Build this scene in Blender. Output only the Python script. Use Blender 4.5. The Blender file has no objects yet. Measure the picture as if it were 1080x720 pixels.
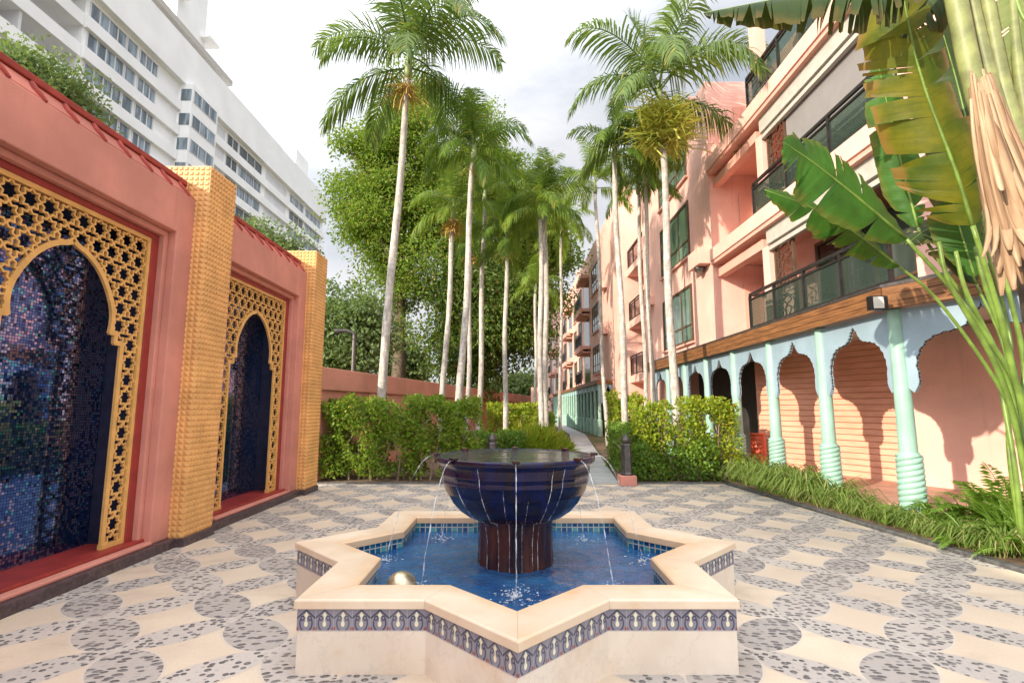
import bpy, math, random
import numpy as np
from mathutils import Vector
R = math.radians
PI = math.pi
scene = bpy.context.scene
COL = scene.collection
rng = np.random.default_rng(7)
random.seed(7)

# ------------------------------------------------------------------ camera
PITCH = math.atan(70 / 540)
EYE = 1.6
cam_data = bpy.data.cameras.new('camera')
cam_data.sensor_width = 36
cam_data.lens = 18.0
cam_data.clip_start = 0.05
cam_data.clip_end = 2000
cam = bpy.data.objects.new('camera', cam_data)
COL.objects.link(cam)
cam.location = (0, 0, EYE)
cam.rotation_euler = (R(90) + PITCH, 0, 0)
scene.camera = cam

# ------------------------------------------------------------------ light
SUN_EL, SUN_AZ = R(21), R(40)
SUN = Vector((-math.cos(SUN_EL) * math.cos(SUN_AZ), -math.cos(SUN_EL) * math.sin(SUN_AZ), math.sin(SUN_EL)))
sd = bpy.data.lights.new('sun', 'SUN')
sd.energy = 5.0
sd.angle = R(0.6)
sd.color = (1.0, 0.88, 0.70)
so = bpy.data.objects.new('sun', sd)
COL.objects.link(so)
so.rotation_euler = SUN.to_track_quat('Z', 'Y').to_euler()
so.location = (-20, -20, 30)

world = bpy.data.worlds.new('World')
scene.world = world
world.use_nodes = True
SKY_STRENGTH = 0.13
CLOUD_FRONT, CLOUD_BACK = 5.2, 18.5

scene.view_settings.view_transform = 'Standard'
scene.view_settings.look = 'None'
scene.view_settings.exposure = 0.36
scene.view_settings.gamma = 1
scene.view_settings.use_curve_mapping = False
scene.cycles.max_bounces = 6
scene.cycles.diffuse_bounces = 4
scene.cycles.transparent_max_bounces = 8
scene.cycles.use_denoising = True
scene.cycles.sample_clamp_indirect = 6


# ------------------------------------------------------------------ shader maths
class S:
    """a socket of a node tree with arithmetic"""
    def __init__(self, nt, sock):
        self.nt, self.s = nt, sock

    def _m(self, op, *a):
        n = self.nt.nodes.new('ShaderNodeMath')
        n.operation = op
        for i, v in enumerate((self,) + a):
            if isinstance(v, S):
                self.nt.links.new(v.s, n.inputs[i])
            else:
                n.inputs[i].default_value = v
        return S(self.nt, n.outputs[0])

    def __add__(self, o): return self._m('ADD', o)
    def __radd__(self, o): return self._m('ADD', o)
    def __sub__(self, o): return self._m('SUBTRACT', o)
    def __rsub__(self, o): return (self * -1) + o
    def __mul__(self, o): return self._m('MULTIPLY', o)
    def __rmul__(self, o): return self._m('MULTIPLY', o)
    def __truediv__(self, o): return self._m('DIVIDE', o)
    def abs(self): return self._m('ABSOLUTE')
    def lt(self, o): return self._m('LESS_THAN', o)
    def gt(self, o): return self._m('GREATER_THAN', o)
    def max(self, o): return self._m('MAXIMUM', o)
    def min(self, o): return self._m('MINIMUM', o)
    def frac(self): return self._m('FRACT')
    def floor(self): return self._m('FLOOR')
    def round(self): return self._m('ROUND')
    def pow(self, o): return self._m('POWER', o)
    def sqrt(self): return self._m('SQRT')
    def clamp(self): return self._m('MULTIPLY', 1.0).max(0.0).min(1.0)
    def step(self, a, b):
        n = self.nt.nodes.new('ShaderNodeMapRange')
        n.interpolation_type = 'SMOOTHSTEP'
        self.nt.links.new(self.s, n.inputs[0])
        n.inputs[1].default_value = a
        n.inputs[2].default_value = b
        return S(self.nt, n.outputs[0])


class M:
    """material under construction"""
    def __init__(self, name, color=(.5, .5, .5), rough=.6, metal=0, spec=.5):
        self.m = bpy.data.materials.new(name)
        self.m.use_nodes = True
        self.nt = self.m.node_tree
        self.b = self.nt.nodes['Principled BSDF']
        self.out = self.nt.nodes['Material Output']
        self.b.inputs['Base Color'].default_value = (*color, 1)
        self.b.inputs['Roughness'].default_value = rough
        self.b.inputs['Metallic'].default_value = metal
        self.b.inputs['Specular IOR Level'].default_value = spec

    def new(self, t): return self.nt.nodes.new(t)
    def link(self, a, b): self.nt.links.new(a.s if isinstance(a, S) else a, b)
    def pos(self):
        g = self.new('ShaderNodeNewGeometry')
        return g.outputs['Position']
    def obj(self): return self.new('ShaderNodeTexCoord').outputs['Object']
    def uv(self): return self.new('ShaderNodeTexCoord').outputs['UV']
    def sep(self, v):
        n = self.new('ShaderNodeSeparateXYZ')
        self.link(v, n.inputs[0])
        return [S(self.nt, o) for o in n.outputs]
    def comb(self, x, y, z=0.0):
        n = self.new('ShaderNodeCombineXYZ')
        for i, v in enumerate((x, y, z)):
            if isinstance(v, S):
                self.link(v, n.inputs[i])
            else:
                n.inputs[i].default_value = v
        return n.outputs[0]
    def scale(self, v, s):
        n = self.new('ShaderNodeMapping')
        self.link(v, n.inputs[0])
        n.inputs['Scale'].default_value = s if hasattr(s, '__len__') else (s, s, s)
        return n.outputs[0]
    def noise(self, v, scale=5, detail=4, rough=.55, col=False):
        n = self.new('ShaderNodeTexNoise')
        self.link(v, n.inputs['Vector'])
        n.inputs['Scale'].default_value = scale
        n.inputs['Detail'].default_value = detail
        n.inputs['Roughness'].default_value = rough
        return S(self.nt, n.outputs['Color' if col else 'Fac'])
    def voronoi(self, v, scale=5, rnd=1.0, feature='F1'):
        n = self.new('ShaderNodeTexVoronoi')
        self.link(v, n.inputs['Vector'])
        n.feature = feature
        n.inputs['Scale'].default_value = scale
        n.inputs['Randomness'].default_value = rnd
        return S(self.nt, n.outputs['Distance']), n.outputs.get('Color')
    def white(self, v):
        n = self.new('ShaderNodeTexWhiteNoise')
        self.link(v, n.inputs['Vector'])
        return S(self.nt, n.outputs['Value'])
    def island(self):
        g = self.new('ShaderNodeNewGeometry')
        return S(self.nt, g.outputs['Random Per Island'])
    def mix(self, f, a, b):
        n = self.new('ShaderNodeMix')
        n.data_type = 'RGBA'
        if isinstance(f, S):
            self.link(f, n.inputs[0])
        else:
            n.inputs[0].default_value = f
        for i, v in ((6, a), (7, b)):
            if isinstance(v, tuple):
                n.inputs[i].default_value = (*v[:3], 1)
            else:
                self.link(v, n.inputs[i])
        return n.outputs[2]
    def color(self, c): self.link(c, self.b.inputs['Base Color'])
    def rough(self, r): self.link(r, self.b.inputs['Roughness'])
    def bump(self, h, strength=.3, dist=.02):
        n = self.new('ShaderNodeBump')
        n.inputs['Strength'].default_value = strength
        n.inputs['Distance'].default_value = dist
        self.link(h, n.inputs['Height'])
        self.link(n.outputs[0], self.b.inputs['Normal'])
        return n


def stucco(name, c, var=.18, rough=.75, bump=.25, streak=True):
    m = M(name, c, rough, spec=.3)
    p = m.pos()
    a = m.noise(p, 1.3, 5)
    bigc = m.mix(a.step(.3, .75), tuple(x * (1 - var) for x in c), tuple(min(1, x * (1 + var * .6)) for x in c))
    st = m.noise(m.scale(p, (3, 3, .25)), 2.5, 4)
    c2 = m.mix((st.step(.55, .8)) * (.32 if streak else .05), bigc, tuple(x * .6 for x in c))
    sp = m.noise(p, 30, 3)
    c3 = m.mix(sp.step(.62, .75) * .2, c2, tuple(min(1, x * 1.25) for x in c))
    m.color(c3)
    dv = m.new('ShaderNodeVectorMath')
    dv.operation = 'ADD'
    m.link(p, dv.inputs[0])
    m.link(m.noise(p, 4, 4, col=True), dv.inputs[1])
    ck, _ = m.voronoi(dv.outputs[0], .9, 1.0, 'DISTANCE_TO_EDGE')
    crack = ck.lt(.0035) * m.noise(p, .9, 3).step(.5, .6)
    c3 = m.mix(crack * .45, c3, tuple(x * .35 for x in c))
    patch = m.noise(p, .55, 3, .4).step(.54, .58)
    c3 = m.mix(patch * .10, c3, tuple(min(1, x * 1.35) for x in c))
    m.color(c3)
    fine = m.noise(p, 55, 4) + m.noise(p, 9, 2) * .6
    m.bump(fine, bump, .012)
    return m.m


def plain(name, c, rough=.5, metal=0, var=.12, scale=6, bump=0, spec=.5):
    m = M(name, c, rough, metal, spec)
    n = m.noise(m.pos(), scale, 5)
    m.color(m.mix(n.step(.3, .72), tuple(x * (1 - var) for x in c), tuple(min(1, x * (1 + var)) for x in c)))
    if bump:
        m.bump(m.noise(m.pos(), scale * 6, 3), bump, .01)
    return m.m


def leafmat(name, c1, c2, c3=None, trans=.45, rough=.45, tscale=1.4):
    m = M(name, c1, rough, spec=.35)
    r = m.island()
    n = m.noise(m.pos(), tscale, 3)
    col = m.mix((r * .65 + n * .6 - .12).clamp(), c1, c2)
    if c3:
        col = m.mix((r * 7.13).frac().gt(.93), col, c3)
    m.color(col)
    t = m.new('ShaderNodeBsdfTranslucent')
    tc = m.mix(.35, col, (.30, .42, .03))
    m.link(tc, t.inputs['Color'])
    mx = m.new('ShaderNodeMixShader')
    mx.inputs[0].default_value = trans
    m.link(m.b.outputs[0], mx.inputs[1])
    m.link(t.outputs[0], mx.inputs[2])
    m.link(mx.outputs[0], m.out.inputs[0])
    return m.m


# ------------------------------------------------------------------ sky
def build_world():
    nt = world.node_tree
    bg = nt.nodes['Background']
    bg.inputs['Strength'].default_value = SKY_STRENGTH
    sky = nt.nodes.new('ShaderNodeTexSky')
    sky.sky_type = 'NISHITA'
    sky.sun_disc = False
    sky.sun_elevation = SUN_EL
    sky.sun_rotation = math.atan2(SUN.x, SUN.y)
    sky.air_density = 1.0
    sky.dust_density = 1.5
    tc = nt.nodes.new('ShaderNodeTexCoord').outputs['Generated']
    h = M.__new__(M)
    h.nt = nt
    x, y, z = h.sep(tc)
    w = h.noise(h.scale(tc, (1, 1, 2.6)), 2.2, 7, .58)
    w2 = h.noise(h.scale(tc, (1, 1, 2.0)), 1.1, 3, .5)
    cover = (w * .6 + w2 * .55).step(.40, .66) * .42 + .55
    # clouds near the sun and overhead, brightened out of view to fill the plaza
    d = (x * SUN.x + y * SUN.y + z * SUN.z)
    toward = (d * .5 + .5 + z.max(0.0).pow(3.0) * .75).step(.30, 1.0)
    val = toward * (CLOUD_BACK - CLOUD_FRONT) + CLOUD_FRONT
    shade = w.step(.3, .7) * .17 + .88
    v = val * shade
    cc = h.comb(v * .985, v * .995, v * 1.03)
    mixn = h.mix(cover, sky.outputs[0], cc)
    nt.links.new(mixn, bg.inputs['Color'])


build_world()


# ------------------------------------------------------------------ mesh helpers
def V(*a): return np.array(a, float)


class MB:
    def __init__(self):
        self.v, self.f, self.uv = [], [], None
        self.fm = []

    def add(self, verts, faces, mi=0):
        o = len(self.v)
        self.v.extend([tuple(map(float, q)) for q in verts])
        self.f.extend([tuple(i + o for i in f) for f in faces])
        self.fm.extend([mi] * len(faces))
        return self

    def box(self, x0, x1, y0, y1, z0, z1, mi=0):
        return self.add([(x0, y0, z0), (x1, y0, z0), (x1, y1, z0), (x0, y1, z0),
                         (x0, y0, z1), (x1, y0, z1), (x1, y1, z1), (x0, y1, z1)],
                        [(0, 3, 2, 1), (4, 5, 6, 7), (0, 1, 5, 4), (1, 2, 6, 5), (2, 3, 7, 6), (3, 0, 4, 7)], mi)

    def obox(self, c, ax, ay, az):
        """box with centre and three half-axis vectors"""
        c, ax, ay, az = (np.array(q, float) for q in (c, ax, ay, az))
        vs = [c + sx * ax + sy * ay + sz * az for sz in (-1, 1) for sx, sy in ((-1, -1), (1, -1), (1, 1), (-1, 1))]
        return self.add(vs, [(0, 3, 2, 1), (4, 5, 6, 7), (0, 1, 5, 4), (1, 2, 6, 5), (2, 3, 7, 6), (3, 0, 4, 7)])

    def beam(self, a, b, w, h):
        a, b = np.array(a, float), np.array(b, float)
        d = b - a
        L = np.linalg.norm(d)
        d = d / L
        up = V(0, 0, 1) if abs(d[2]) < .95 else V(1, 0, 0)
        s = np.cross(d, up); s /= np.linalg.norm(s)
        u = np.cross(s, d)
        return self.obox((a + b) / 2, d * L / 2, s * w / 2, u * h / 2)

    def prism(self, poly, axis, a, b):
        """extrude a 2D polygon: axis 'x' -> (y,z) outline; 'z' -> (x,y); 'y' -> (x,z)"""
        n = len(poly)
        def pt(q, t):
            return (t, q[0], q[1]) if axis == 'x' else (q[0], q[1], t) if axis == 'z' else (q[0], t, q[1])
        vs = [pt(q, a) for q in poly] + [pt(q, b) for q in poly]
        fs = [tuple(range(n - 1, -1, -1)), tuple(range(n, 2 * n))]
        fs += [(i, (i + 1) % n, n + (i + 1) % n, n + i) for i in range(n)]
        return self.add(vs, fs)

    def ring(self, outer, inner, z0, z1):
        """solid between two closed outlines with equal vertex counts"""
        n = len(outer)
        vs = [(*p, z0) for p in outer] + [(*p, z1) for p in outer] + [(*p, z0) for p in inner] + [(*p, z1) for p in inner]
        fs = []
        for i in range(n):
            j = (i + 1) % n
            fs += [(i, j, n + j, n + i), (n + i, n + j, 3 * n + j, 3 * n + i), (3 * n + i, 3 * n + j, 2 * n + j, 2 * n + i), (2 * n + i, 2 * n + j, j, i)]
        return self.add(vs, fs)

    def lathe(self, prof, n=32, c=(0, 0), rf=None, cap=True):
        vs, fs = [], []
        for k, (r, z) in enumerate(prof):
            for i in range(n):
                t = 2 * PI * i / n
                rr = r if rf is None else rf(r, z, t)
                vs.append((c[0] + rr * math.cos(t), c[1] + rr * math.sin(t), z))
        for k in range(len(prof) - 1):
            for i in range(n):
                j = (i + 1) % n
                fs.append((k * n + i, k * n + j, (k + 1) * n + j, (k + 1) * n + i))
        if cap:
            fs.append(tuple(range(n - 1, -1, -1)))
            fs.append(tuple((len(prof) - 1) * n + i for i in range(n)))
        return self.add(vs, fs)

    def tube(self, pts, rad, n=8, cap=True):
        pts = [np.array(p, float) for p in pts]
        m = len(pts)
        if not hasattr(rad, '__len__'):
            rad = [rad] * m
        vs, fs = [], []
        ref = None
        for k in range(m):
            t = pts[min(k + 1, m - 1)] - pts[max(k - 1, 0)]
            t = t / (np.linalg.norm(t) + 1e-9)
            if ref is None:
                ref = V(1, 0, 0) if abs(t[0]) < .8 else V(0, 1, 0)
            s = np.cross(t, ref); s /= np.linalg.norm(s)
            u = np.cross(s, t)
            ref = np.cross(t, s) * -1 if False else ref
            for i in range(n):
                a = 2 * PI * i / n
                vs.append(pts[k] + rad[k] * (math.cos(a) * s + math.sin(a) * u))
        for k in range(m - 1):
            for i in range(n):
                j = (i + 1) % n
                fs.append((k * n + i, k * n + j, (k + 1) * n + j, (k + 1) * n + i))
        if cap:
            fs.append(tuple(range(n - 1, -1, -1)))
            fs.append(tuple((m - 1) * n + i for i in range(n)))
        return self.add(vs, fs)

    def build(self, name, mat, parent=None, smooth=False, bevel=0, uv=None, origin=None):
        off = V(0, 0, 0)
        if parent is not None:
            off = np.array(WL[parent.name])
        elif origin is not None:
            off = np.array(origin, float)
        me = bpy.data.meshes.new(name)
        me.from_pydata([tuple(np.array(q) - off) for q in self.v], [], self.f)
        for mm in (mat if isinstance(mat, (list, tuple)) else [mat]):
            me.materials.append(mm)
        if isinstance(mat, (list, tuple)):
            me.polygons.foreach_set('material_index', self.fm)
        return finish(name, me, parent, smooth, bevel, uv, off)


WL = {}


def finish(name, me, parent=None, smooth=False, bevel=0, uv=None, off=(0, 0, 0)):
    if uv is not None:
        l = me.uv_layers.new(name='UVMap')
        l.data.foreach_set('uv', np.array(uv, float).ravel())
    if smooth:
        me.polygons.foreach_set('use_smooth', [True] * len(me.polygons))
    me.update()
    o = bpy.data.objects.new(name, me)
    COL.objects.link(o)
    if parent is not None:
        o.parent = parent
        WL[o.name] = WL[parent.name]
    else:
        o.location = tuple(off)
        WL[o.name] = tuple(off)
    if smooth == 'auto':
        md = o.modifiers.new('smooth', 'EDGE_SPLIT')
        md.split_angle = R(35)
    if bevel:
        md = o.modifiers.new('bevel', 'BEVEL')
        md.width = bevel
        md.segments = 2
        md.limit_method = 'ANGLE'
        md.angle_limit = R(40)
    return o


def tag(o, label=None, cat=None, group=None, kind=None):
    if label: o['label'] = label
    if cat: o['category'] = cat
    if group: o['group'] = group
    if kind: o['kind'] = kind
    return o


def thing(name, label, cat, loc=(0, 0, 0), group=None):
    o = bpy.data.objects.new(name, None)
    o.empty_display_size = .2
    COL.objects.link(o)
    o.location = loc
    WL[o.name] = tuple(loc)
    return tag(o, label, cat, group)


def copy_tree(o, parent=None):
    c = o.copy()
    COL.objects.link(c)
    if parent is not None:
        c.parent = parent
    for ch in list(o.children):
        copy_tree(ch, c)
    return c


def dup(o, loc, label, group=None):
    c = copy_tree(o)
    c.location = loc
    c['label'] = label
    if group: c['group'] = group
    WL[c.name] = tuple(loc)
    return c


def soup(name, verts, faces, mat, parent=None, smooth=False, off=None):
    """fast mesh from arrays; faces (n,k)"""
    verts = np.asarray(verts, float)
    faces = np.asarray(faces, np.int32)
    o = V(0, 0, 0)
    if parent is not None:
        o = np.array(WL[parent.name])
    elif off is not None:
        o = np.array(off, float)
    me = bpy.data.meshes.new(name)
    n, k = faces.shape
    me.vertices.add(len(verts))
    me.vertices.foreach_set('co', (verts - o).ravel())
    me.loops.add(n * k)
    me.loops.foreach_set('vertex_index', faces.ravel())
    me.polygons.add(n)
    me.polygons.foreach_set('loop_start', np.arange(0, n * k, k, dtype=np.int32))
    me.update(calc_edges=True)
    me.materials.append(mat)
    return finish(name, me, parent, smooth, 0, None, o)


def unit(a): return a / (np.linalg.norm(a, axis=-1, keepdims=True) + 1e-9)


def leaf_arrays(P, D, L, W, fold=.25, side=None):
    """folded leaf at each point P along direction D; returns verts, tris"""
    n = len(P)
    D = unit(D)
    Sd = unit(np.cross(D, rng.normal(size=(n, 3)))) if side is None else unit(side)
    N = np.cross(Sd, D)
    L = np.broadcast_to(L, (n,))[:, None]
    W = np.broadcast_to(W, (n,))[:, None]
    b = P
    t = P + D * L - N * L * .12
    l = P + D * L * .45 + Sd * W * .5 + N * W * fold
    r = P + D * L * .45 - Sd * W * .5 + N * W * fold
    v = np.stack([b, l, t, r], 1).reshape(-1, 3)
    i = np.arange(n)[:, None] * 4
    f = np.concatenate([i + [0, 2, 1], i + [0, 3, 2]], 1).reshape(-1, 3)
    return v, f


def at(u, v, Y):
    """point at distance Y from the camera plane on the sight line of photo pixel (u, v)"""
    x, y = (u - 540) / 540, (360 - v) / 540
    c, s = math.cos(PITCH), math.sin(PITCH)
    t = Y / (c - y * s)
    return V(t * x, Y, EYE + t * (s + y * c))


# ------------------------------------------------------------------ materials
MAT = {}
MAT['pink_wall'] = stucco('pink_stucco_left', (.63, .265, .205), .18)
MAT['reveal'] = plain('dark_reveal', (.018, .018, .04), .35, var=.3, scale=10)
MAT['frieze'] = stucco('frieze_red_pink', (.55, .18, .13), .3)
MAT['pink_far'] = stucco('pink_stucco_boundary', (.60, .27, .20), .14)
MAT['pink_facade'] = stucco('pink_facade', (.82, .48, .40), .10, bump=.15)
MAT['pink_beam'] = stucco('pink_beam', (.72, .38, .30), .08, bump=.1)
MAT['red_paint'] = plain('red_paint', (.30, .032, .026), .5, var=.15, bump=.1)
MAT['red_coping'] = plain('red_coping', (.33, .05, .035), .85, var=.2, bump=.2)
MAT['gold'] = plain('gold_paint', (.74, .42, .13), .38, var=.12, spec=.6)
MAT['gold_stud'] = plain('gold_stud', (.72, .38, .13), .42, var=.14, scale=3, spec=.6)
MAT['granite'] = plain('dark_granite', (.075, .05, .055), .45, var=.4, scale=25)
MAT['mint'] = plain('mint_paint', (.28, .465, .385), .5, var=.10, scale=3)
MAT['blue_panel'] = plain('pale_blue_panel', (.27, .37, .44), .55, var=.09, scale=2)
MAT['cream'] = plain('cream_paint', (.47, .44, .39), .5, var=.08)
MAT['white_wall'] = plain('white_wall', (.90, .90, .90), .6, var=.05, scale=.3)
MAT['white_shade'] = plain('white_shaded', (.66, .66, .68), .7, var=.06, scale=.4)  # darker white, with the hotel recesses' shade in the colour
MAT['black_metal'] = plain('black_metal', (.03, .025, .025), .4, .3, var=.3)
MAT['brown_frame'] = plain('brown_frame', (.10, .055, .035), .5, var=.2)
MAT['blind'] = plain('grey_blind', (.23, .215, .21), .8, var=.05, scale=3)
MAT['recess_shade'] = plain('recess_shade', (.035, .032, .03), .8, var=.3, scale=2)  # near-black, shade of unlit interiors put into the colour
MAT['soil'] = plain('soil', (.17, .11, .07), .9, var=.4, scale=9, bump=.6)
MAT['terracotta'] = plain('porch_floor', (.48, .27, .20), .6, var=.15, scale=4)
MAT['kerb'] = plain('kerb_stone', (.10, .10, .10), .6, var=.4, scale=18, bump=.3)
MAT['urn'] = plain('urn_glaze', (.48, .07, .025), .4, var=.25, scale=8)
MAT['bronze'] = plain('bronze', (.10, .09, .085), .4, .6, var=.3, scale=14)
MAT['lens'] = plain('lamp_lens', (.75, .75, .70), .2, var=.05)
MAT['ball'] = plain('gilt_ball', (.55, .47, .33), .32, .8, var=.25, scale=12)
MAT['bark'] = plain('tree_bark', (.13, .095, .065), .9, var=.4, scale=7, bump=.6)
MAT['stem'] = plain('shrub_stem', (.28, .21, .14), .85, var=.3, scale=9)
MAT['petiole'] = plain('palm_petiole', (.15, .24, .04), .4, var=.35, scale=5)
MAT['crownshaft'] = plain('crownshaft', (.22, .27, .10), .45, var=.25, scale=4)
MAT['pale_petiole'] = plain('pale_petiole', (.20, .22, .075), .5, var=.4, scale=4)


def mk_glass(name, c, rough=.06):
    m = M(name, c, rough, spec=.7)
    p = m.pos()
    n = m.noise(m.scale(p, (.6, .6, .12)), 2.0, 3)
    m.color(m.mix(n.step(.4, .62), tuple(x * .55 for x in c), tuple(min(1, x * 1.5) for x in c)))
    return m.m


MAT['glass_green'] = mk_glass('green_glass', (.10, .16, .12))
MAT['glass_dark'] = mk_glass('dark_glass', (.035, .045, .04))
MAT['glass_hotel'] = mk_glass('hotel_glass', (.20, .25, .29), .1)


def mk_rail_glass():
    m = M('rail_glass', (.05, .07, .06), .04, spec=.6)
    t = m.new('ShaderNodeBsdfTransparent')
    t.inputs[0].default_value = (.72, .80, .76, 1)
    mx = m.new('ShaderNodeMixShader')
    mx.inputs[0].default_value = .45
    m.link(t.outputs[0], mx.inputs[1])
    m.link(m.b.outputs[0], mx.inputs[2])
    m.link(mx.outputs[0], m.out.inputs[0])
    return m.m


MAT['rail_glass'] = mk_rail_glass()


def mk_plaza():
    m = M('pebble_plaza', rough=.7, spec=.3)
    p = m.pos()
    x, y, z = m.sep(p)
    wob = m.noise(p, 2.2, 3) - .5
    ax = x.abs() + wob * .07
    yy = y + wob * .05
    P = (ax + yy - .45) / 1.06
    Q = (ax - yy + 1.0) / 1.07
    rp, rq = P.round(), Q.round()
    fp, fq = P - rp, Q - rq
    e = (fp / .455).pow(2) + (fq / .265).pow(2)
    circ = e.lt(.93)
    rim = e.gt(.93) * e.lt(1.10)
    gp, gq = P - P.floor() - .5, Q - Q.floor() - .5
    half = (1.0 - (gq / .60).pow(2)) * .205
    band = (half - gp.abs()).gt(0.0) * (1.0 - circ)
    bedge = (half - gp.abs()).gt(-.02) * (1.0 - circ)
    # stones: dashes in the circles, dots in the bands
    ex, ey = fp / .455, fq / .265
    th = ey._m('ARCTAN2', ex)
    # rows of stones bow round the medallion's centre
    bow = th._m('SINE') * e * .9
    v1, c1 = m.voronoi(m.comb(x * 14.0, y * 27.0 + bow, 0.0), 1.0, .6)
    v2, c2 = m.voronoi(m.scale(p, (20, 22, 1)), 1.0, .65)
    r1, _, _ = m.sep(c1)
    r2, _, _ = m.sep(c2)
    s1 = v1.lt(.36 + 0.0) if False else (v1 - r1 * .12).lt(.35)
    s2 = (v2 - r2 * .16).lt(.31)
    cellr = m.white(m.comb(rp, rq, x.gt(0.0)))
    bandr = m.white(m.comb(P.floor(), Q.floor(), x.gt(0.0) + 3.0))
    big = m.noise(p, .8, 4)
    beige = m.mix(big.step(.35, .7), (.60, .49, .375), (.70, .585, .445))
    stain = m.noise(m.scale(p, (1, 1.6, 1)), 1.7, 5, .62)
    beige = m.mix(stain.step(.50, .78) * .7, beige, (.47, .38, .285))
    grain = m.noise(p, 60, 4)
    beige = m.mix(grain.step(.4, .75) * .22, beige, (.42, .36, .29))
    mort_c = m.mix(cellr * .8, (.54, .485, .43), (.33, .30, .28))
    mort_b = m.mix(bandr * .7, (.56, .505, .45), (.37, .34, .315))
    mort_c = m.mix(grain.step(.35, .8) * .35, mort_c, (.32, .31, .30))
    mort_b = m.mix(grain.step(.35, .8) * .35, mort_b, (.32, .31, .30))
    stone1 = m.mix(r1, (.075, .072, .075), (.24, .225, .22))
    stone2 = m.mix(r2, (.07, .068, .07), (.22, .21, .205))
    wear = m.noise(p, 3.0, 4).step(.15, .45) * .93
    stone1 = m.mix(v1.step(.34, .05) * .45, stone1, (.34, .32, .31))  # painted highlight: each stone lighter towards its centre
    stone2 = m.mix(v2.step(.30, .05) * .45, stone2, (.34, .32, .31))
    mort_c = m.mix((1.0 - (v1 - r1 * .12).step(.34, .50)) * .35, mort_c, (.22, .20, .18))  # contact shade painted into the mortar round each stone
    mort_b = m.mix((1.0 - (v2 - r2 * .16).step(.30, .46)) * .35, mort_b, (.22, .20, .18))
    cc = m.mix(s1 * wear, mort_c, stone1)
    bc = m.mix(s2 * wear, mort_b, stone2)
    col = m.mix(bedge * .45, beige, (.45, .41, .37))
    col = m.mix(band, col, bc)
    col = m.mix(rim * .55, col, (.56, .51, .45))
    col = m.mix(circ, col, cc)
    # dust and damp over everything
    dirt = m.noise(p, .45, 5, .6)
    col = m.mix(dirt.step(.42, .8) * .42, col, (.40, .35, .29))
    m.color(col)
    ht = s1 * circ * (.4 - v1) * 3.0 + s2 * band * (.4 - v2) * 3.0 + grain * .12 + big * .15
    m.bump(ht, 1.0, .02)
    m.rough(grain * .3 + .48)
    return m.m


def mk_marble():
    m = M('basin_marble', rough=.38, spec=.45)
    p = m.pos()
    n = m.noise(m.scale(p, (1, 1, .8)), 2.1, 6, .6)
    c = m.mix(n.step(.3, .75), (.64, .54, .43), (.76, .68, .58))
    st = m.noise(p, 3.4, 5, .65)
    c = m.mix(st.step(.52, .8) * .55, c, (.60, .38, .18))
    vein = (m.noise(p, 1.6, 7, .7) - .5).abs()
    c = m.mix(vein.lt(.008) * .25, c, (.5, .42, .36))
    m.color(c)
    m.bump(m.noise(p, 40, 3), .08, .01)
    return m.m


def mk_coping():
    m = M('coping_stone', rough=.42, spec=.4)
    p = m.pos()
    n = m.noise(p, 1.9, 6, .6)
    c = m.mix(n.step(.3, .72), (.66, .51, .365), (.77, .65, .50))
    st = m.noise(p, 4.4, 5, .7)
    c = m.mix(st.step(.52, .78) * .5, c, (.68, .40, .17))
    x, y, z = m.sep(p)
    x, y = x - .03, y - 4.68
    d1 = x.abs().max(y.abs())
    d2 = (x + y).abs().max((x - y).abs()) * .7071
    dist = d1.min(d2) + (m.noise(p, 5, 4) - .5) * .22
    c = m.mix((1.0 - dist.step(1.02, 1.24)) * .6, c, (.66, .40, .19))
    jn = None
    for k in range(8):
        th = k * PI / 8
        dd = (x * math.sin(th) - y * math.cos(th)).abs()
        jn = dd if jn is None else jn.min(dd)
    c = m.mix(jn.lt(.0022) * .5, c, (.30, .22, .15))
    wet = m.noise(p, 7.0, 5, .7)
    c = m.mix(wet.step(.6, .75) * .25, c, (.42, .30, .2))
    m.color(c)
    m.bump(m.noise(p, 50, 3), .08, .01)
    return m.m


def mk_tileband():
    m = M('glazed_tile_band', rough=.25, spec=.5)
    u, v, _ = m.sep(m.uv())
    w = u - u.floor() - .5
    x = w.abs()
    grey = (.27, .25, .33)
    cream = (.74, .70, .50)
    dark = (.035, .035, .07)
    n = m.noise(m.uv(), 3.0, 3)
    alt = ((u * .5).frac()).gt(.5)
    base = m.mix(n, (.25, .24, .295), (.17, .165, .215))
    # lower drop + upper diamond
    dia = (x / .12 + (v - .71).abs() / .15).lt(1.0)
    drop = ((x / .10).pow(2) + ((v - .31) / .13).pow(2)).lt(1.0)
    neck = (x.lt(.035)) * ((v - .48).abs()).lt(.1)
    # scroll arcs
    rr = ((w * 1.0).pow(2) + ((v - .34) * .9).pow(2)).sqrt()
    arc = (rr - .33).abs().lt(.038) * v.lt(.56)
    cx = (x - .20)
    curl = (((cx).pow(2) + ((v - .57) * .9).pow(2)).sqrt() - .085).abs().lt(.03)
    zig = ((v - (.94 - (x - .0) * .75))).abs().lt(.05) * v.gt(.55)
    red = ((.5 - x).lt(.10)) * v.lt(.17)
    col = m.mix(red, base, (.25, .05, .04))
    lines = arc.max(curl).max(zig)
    col = m.mix(lines, col, dark)
    col = m.mix(dia.max(drop).max(neck), col, cream)
    edge = ((v - .5).abs()).gt(.465)
    col = m.mix(edge * .7, col, (.45, .42, .45))
    rt = m.white(m.comb(u.floor(), 1.0))
    col = m.mix(n.step(.6, .85) * .25, col, (.42, .40, .44))
    col = m.mix(rt * .12, col, (.62, .60, .60))
    joint = ((.5 - x)).lt(.018) * alt
    col = m.mix(joint * .6, col, (.55, .52, .5))
    m.color(col)
    return m.m


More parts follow.
